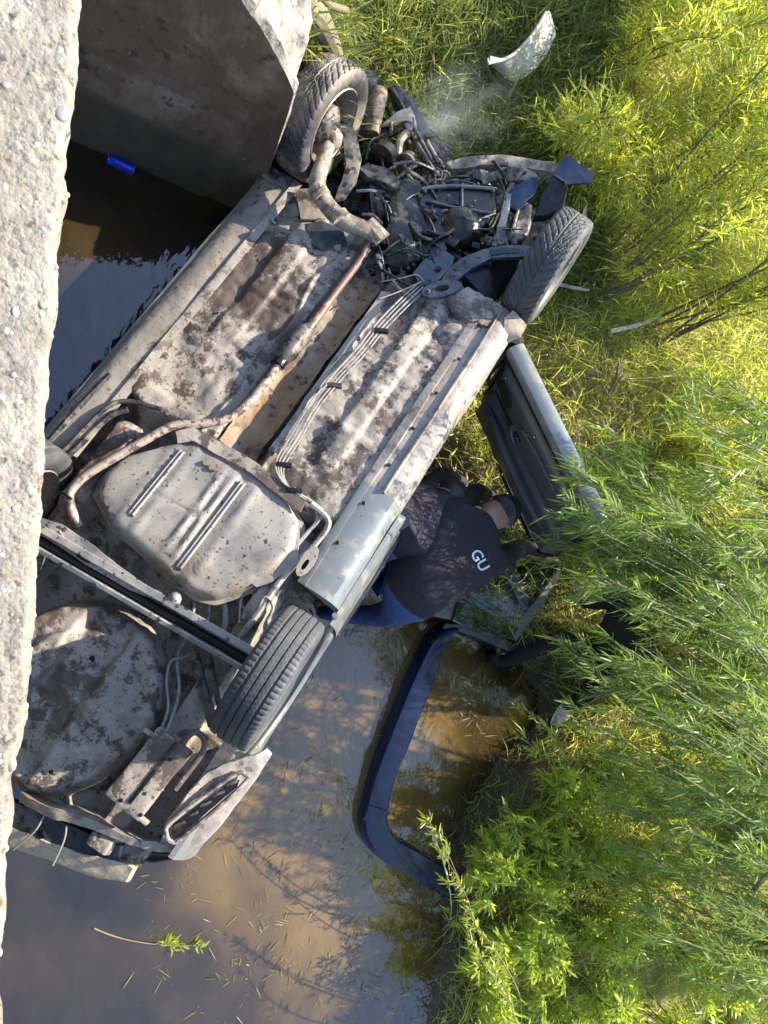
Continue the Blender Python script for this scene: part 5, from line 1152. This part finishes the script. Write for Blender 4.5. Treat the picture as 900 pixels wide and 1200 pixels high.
# -- sunlit yellow-green willows beyond the car
back = [((692, 345), 11, (-.55, .12), 2.1, .28, 'yellow green willow whose bare brown stems fan out beyond the front wheel'),
        ((768, 392), 8, (-.45, .30), 2.0, .30, 'willow with long leaning stems rooted by the bleached stick'),
        ((870, 330), 9, (-.25, .35), 1.9, .40, 'tall yellow willow growing furthest up the bank behind the bleached stick'),
        ((800, 160), 9, (-.2, .2), 1.6, .40, 'bushy yellow willow between the leaning stems and the white panel'),
        ((700, 90), 8, (-.1, .2), 1.3, .45, 'bright low willow standing behind the off-white panel'),
        ((640, 190), 6, (.1, .2), .85, .5, 'small sunlit willow touching the torn black front panel'),
        ((900, 60), 9, (-.1, .3), 1.8, .4, 'dense yellow willow beyond the panel at the top of the bank'),
        ((860, 500), 9, (-.15, .2), 1.4, .4, 'yellow green willow behind the feathery green willow by the open door'),
        ((770, 520), 7, (.05, .05), .8, .5, 'low yellow willow sprouts between the open door and the thicket'),
        ((930, 640), 9, (0, .2), 1.6, .4, 'sunlit willow high on the bank above the sitting person'),
        ((900, 880), 9, (.1, .2), 1.5, .45, 'sunlit willow high on the bank above the crumpled white scrap'),
        ((930, 1120), 9, (.1, .2), 1.6, .45, 'sunlit willow on the bank beyond the crooked brown stem'),
        ((835, 255), 9, (-.35, .25), 1.7, .35, 'full yellow willow above the fan of bare brown stems'),
        ((735, 215), 7, (-.3, .15), 1.3, .35, 'bright willow growing beside the torn black front panel and bare stems'),
        ((760, 30), 7, (-.2, .1), 1.0, .5, 'leafy willow clump upslope of the off-white panel')]
for k, (b, n, ln, h, sp, lab) in enumerate(back):
    shrub('willow_shrub', gp(*b), fan(n, ln, h, sp, rs, .15), lab, 'leaf_b', 38, .38, 14, .12, .0052, .15, 100 + k, 2, 'sunlit willows on the far bank', tstart=.18, spread=1.0)
# -- green willow arching over the water, near the bridge
def arch_stems(tips, root, rs, lift=.5):
    out = []
    for (u, v, z) in tips:
        a = Vector((rs.uniform(-.12, .12), rs.uniform(-.12, .12), -.05)); b = P(u, v, z) - root
        c = a.lerp(b, .45) + Vector((rs.uniform(-.1, .1), rs.uniform(-.05, .2), lift + rs.uniform(0, .35))); out.append((tuple(a), tuple(c), tuple(b)))
    return out
def region_tips(poly_u, poly_v, n, z0, z1, rs):
    return [(rs.uniform(*poly_u), rs.uniform(*poly_v), rs.uniform(z0, z1)) for _ in range(n)]
front = [((905, 800), [(652, 520, 1.35), (660, 575, 1.35), (648, 640, 1.25), (668, 610, 1.5), (690, 560, 1.5), (700, 520, 1.55), (715, 600, 1.7), (735, 560, 1.7), (745, 640, 1.7), (700, 660, 1.5), (680, 690, 1.35), (722, 690, 1.6), (775, 600, 1.9), (790, 540, 1.9), (770, 680, 1.8), (676, 556, 1.6), (684, 600, 1.6), (700, 632, 1.55), (690, 645, 1.5), (710, 580, 1.7), (672, 585, 1.5), (694, 612, 1.6)], 'feathery green willow arching over the open car door'),
         ((915, 930), [(662, 750, 1.25), (676, 790, 1.25), (700, 740, 1.4), (705, 800, 1.4), (740, 750, 1.6), (735, 810, 1.5), (770, 770, 1.7), (790, 830, 1.8), (820, 760, 1.9), (755, 860, 1.5), (840, 700, 2.0), (815, 680, 1.9)], 'feathery green willow hanging in front of the sitting person'),
         ((930, 1010), [(690, 850, 1.2), (720, 880, 1.3), (700, 910, 1.2), (760, 900, 1.5), (790, 900, 1.6), (745, 950, 1.3), (820, 870, 1.8), (850, 830, 1.9), (830, 930, 1.7), (800, 970, 1.5), (870, 900, 1.9)], 'green willow leaning over the crumpled white scrap'),
         ((940, 1120), [(720, 980, 1.0), (690, 1010, .9), (760, 1010, 1.2), (740, 1060, 1.1), (800, 1030, 1.4), (840, 1010, 1.5), (790, 1090, 1.2), (850, 1080, 1.5), (880, 1000, 1.7), (870, 1140, 1.5), (820, 1150, 1.3), (760, 1130, 1.1)], 'green willow with a crooked brown stem over the bank weeds'),
         ((960, 640), [(800, 470, 2.0), (830, 500, 2.05), (850, 450, 2.1), (870, 520, 2.1), (820, 560, 2.0), (860, 590, 2.1), (880, 470, 2.1), (840, 640, 2.0), (885, 620, 2.15), (890, 700, 2.1)], 'tall green willow overhanging the yellow thicket beside the door')]
for k, (b, tips, lab) in enumerate(front):
    r0 = gp(*b); ex_ = []
    for (u, v, z) in tips:
        for _ in range(2): ex_.append((u + rs.uniform(-10, 40), v + rs.uniform(-35, 35), z + rs.uniform(-.1, .15)))
    shrub('willow_shrub', r0, arch_stems(tips + ex_, r0, rs, .55), lab, 'leaf_f', 17, .26, 15, .105, .0043, .22, 300 + k, 3, 'green willows arching over the creek', tstart=.30, spread=.62, bark='twig')
# -- weeds and young willows on the near bank
weeds = [((560, 1010), .45, 7), ((590, 960), .5, 7), ((620, 1000), .6, 8), ((640, 920), .55, 8), ((600, 1080), .6, 8), ((670, 980), .6, 8), ((650, 1080), .7, 8), ((700, 1060), .7, 8), ((620, 1150), .7, 8), ((690, 1150), .8, 9), ((760, 1180), .9, 9), ((560, 1120), .6, 7), ((700, 900), .6, 8), ((560, 1185), .7, 7), ((740, 1000), .7, 8), ((800, 1120), .8, 8), ((850, 1190), .9, 8)]
wl_ = ['at the foot of the black muddy bank', 'above the floating bumper end', 'beside the dark mud slope', 'below the sitting person', 'nearest the end of the bumper', 'under the crumpled white scrap', 'in the middle of the weed bed', 'under the leaning green willow', 'at the lower end of the weed bed', 'in the densest weeds', 'by the crooked willow stem', 'rooted at the water line', 'beside the crumpled white scrap', 'over the grassy shallows', 'behind the weed bed', 'under the crooked willow stem', 'at the far end of the bank weeds']
for k, ((u, v), h, n) in enumerate(weeds):
    shrub('leafy_weed', gp(u, v), fan(n, (-.05, -.35), h * .85, .45, rs, .2), 'bright green leafy weed growing ' + wl_[k], 'leaf_w', 15, .17, 10, .075, .0065, .12, 500 + k, 3, 'weeds on the near bank', 'weed', tstart=.15, spread=.9)
sap = [((535, 1100), [(505, 965, .75), (512, 990, .7), (500, 955, .8)]), ((600, 1190), [(545, 1090, .9), (560, 1120, .95), (552, 1075, .95)]), ((640, 900), [(605, 860, .8), (612, 830, .85), (640, 850, .8)])]
sl_ = ['slender pale willow sapling leaning over the end of the bumper', 'slender pale willow sapling leaning over the grassy shallows', 'slender pale willow sapling leaning over the bright water inlet']
for k, (b, tips) in enumerate(sap):
    r0 = gp(*b); shrub('willow_sapling', r0, arch_stems(tips, r0, rs, .15), sl_[k], 'leaf_w', 16, .09, 6, .06, .0045, .1, 600 + k, 3, 'willow saplings at the water', tstart=.15)
# -- crooked stem seen low in the thicket
cs = gp(845, 1110, 0); o = build('crooked_stem', at_origin(tube([cs, P(850, 1085, .9), P(872, 1060, 1.25), P(886, 1040, 1.5), P(905, 1020, 1.8)], [.024, .022, .020, .016, .012], 8, 6), cs), M['bark'], None, True, cs)
tag(o, 'crooked bare brown stem standing in the willow thicket', 'stem')
# -- grass: one mass of blades, green and dead
def blades(n, xr, yr, L, W, dens, mt, name, label, seed, lean=.9, zoff=0, seg=3, sdmin=.02):
    g = np.random.default_rng(seed); x = g.uniform(*xr, n); y = g.uniform(*yr, n); sd = y - np.interp(x, BX, BY)
    xw = WALL_A.x + .2162 * (y - WALL_A.y)
    ok = ((sd > sdmin) | ((x < xw - .40) & (y > .2))) & ~((x > xw - .42) & (x < xw + .02) & (y < 1.95)) & (dens(x, y, g) > g.uniform(0, 1, n))
    x = x[ok]; y = y[ok]; n = len(x); z = gz(x, y) + zoff - .02
    cl = fbm(x * 1.3, y * 1.3, 2, seed); ang = g.uniform(0, 6.283, n) + cl
    d = nrm(np.stack([np.cos(ang) * lean * g.uniform(.2, 1.2, n), np.sin(ang) * lean * g.uniform(.2, 1.2, n), np.ones(n)], 1))
    nv = g.normal(size=(n, 3)); nv = nrm(nv - d * (nv * d).sum(1, keepdims=True))
    V, Q, T = leaves_mesh(np.stack([x, y, z], 1), d, nv, L * g.uniform(.5, 1.25, n) * (1 + .25 * cl), W * g.uniform(.7, 1.2, n), g.uniform(.1, .75, n), seg)
    o = fast_mesh(name, V, Q, M[mt], tris=T); tag(o, label, 'grass', kind='stuff'); return o
blades(130000, (-6, 6), (1.2, 8), .36, .0046, lambda x, y, g: .75 + .25 * fbm(x, y, 2, 3), 'grass', 'tall_grass', 'tall yellow green grass covering the bank', 41, 1.0)
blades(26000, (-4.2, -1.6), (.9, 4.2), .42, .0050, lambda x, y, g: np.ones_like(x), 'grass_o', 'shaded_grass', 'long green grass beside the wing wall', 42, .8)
blades(42000, (-2.4, 3.2), (1.8, 5.2), .26, .0036, lambda x, y, g: np.exp(-np.abs(y - np.interp(x, BX, BY) - .5) / .9), 'straw', 'dead_grass', 'matted brown dead grass along the water edge', 43, 1.6, 0, 3, -.06)
# -- straw and leaves on the water
def debris():
    g = np.random.default_rng(5); n = 13000; u = g.uniform(150, 640, n); v = g.uniform(740, 1200, n); 
    den = .06 + .7 * np.exp(-(((u - 330) / 60) ** 2 + ((v - 1060) / 80) ** 2)) + .55 * np.exp(-(((u - 420) / 60) ** 2 + ((v - 1130) / 70) ** 2)) + .4 * np.exp(-(((u - 560) / 70) ** 2 + ((v - 840) / 60) ** 2)) + .35 * np.exp(-(((u - 350) / 50) ** 2 + ((v - 950) / 50) ** 2))
    ok = g.uniform(0, 1, n) < den * np.clip(.12 + 2.6 * np.clip(fbm(u / 26, v / 26, 3, 3), 0, 1), 0, 1.3); u = u[ok]; v = v[ok]; n = len(u)
    B = np.array([tuple(P(a, b, .004)) for a, b in zip(u, v)]); B[:, 2] += g.uniform(0, .004, n); ang = g.uniform(0, 6.283, n)
    d = nrm(np.stack([np.cos(ang), np.sin(ang), g.uniform(-.02, .10, n)], 1)); nv = np.tile([[0, 0, 1.0]], (n, 1))
    return leaves_mesh(B, d, nrm(nv + g.normal(size=(n, 3)) * .2), .075 * g.uniform(.15, 1.3, n) ** 2, .0013 * g.uniform(.5, 2.8, n), np.zeros(n), 3)
V, Q, T = debris(); tag(fast_mesh('floating_straw', V, Q, M['debris'], tris=T), 'bits of straw and yellow leaves floating on the creek', 'straw', kind='stuff')
sp0 = P(230, 1113, .004)
shrub('floating_weed', P(110, 1088, .006), [((0, 0, 0), tuple(P(160, 1112, .01) - P(110, 1088, .006)), tuple(P(240, 1108, .02) - P(110, 1088, .006)))], 'pale green weed stalk floating on the lilac water behind the car', 'leaf_w', 14, .07, 5, .05, .006, 0, 77, 3, None, 'weed', .55)
# -- steam off the hot engine
def steam():
    c = P(535, 135, .95); v, f = blob((0, 0, 0), (.34, .30, .50), 20, 12)
    m = bpy.data.materials.new('steam_volume'); m.use_nodes = True; nt = m.node_tree; N = nt.nodes; L = nt.links; N.remove(N['Principled BSDF'])
    pv = N.new('ShaderNodeVolumePrincipled'); pv.inputs['Color'].default_value = (.95, .95, .97, 1); L.new(pv.outputs[0], N['Material Output'].inputs['Volume'])
    tc = N.new('ShaderNodeTexCoord'); nz = N.new('ShaderNodeTexNoise'); nz.inputs['Scale'].default_value = 3.2; nz.inputs['Detail'].default_value = 2; nz.inputs['Distortion'].default_value = 1; L.new(tc.outputs['Object'], nz.inputs['Vector'])
    mp = N.new('ShaderNodeMapping'); mp.inputs['Scale'].default_value = (1 / .34, 1 / .30, 1 / .50); L.new(tc.outputs['Object'], mp.inputs['Vector'])
    ln = N.new('ShaderNodeVectorMath'); ln.operation = 'LENGTH'; L.new(mp.outputs[0], ln.inputs[0])
    fo = N.new('ShaderNodeMapRange'); fo.inputs['From Min'].default_value = .95; fo.inputs['From Max'].default_value = .2; L.new(ln.outputs['Value'], fo.inputs['Value'])
    mr = N.new('ShaderNodeMapRange'); mr.inputs['From Min'].default_value = .46; mr.inputs['From Max'].default_value = .75; mr.inputs['To Max'].default_value = 2.0; L.new(nz.outputs['Fac'], mr.inputs['Value'])
    mu = N.new('ShaderNodeMath'); mu.operation = 'MULTIPLY'; L.new(fo.outputs[0], mu.inputs[0]); L.new(mr.outputs[0], mu.inputs[1]); L.new(mu.outputs[0], pv.inputs['Density'])
    o = build('steam', (v, f), m, None, True, c); tag(o, 'thin white steam drifting off the hot engine', 'steam', kind='stuff')
steam()
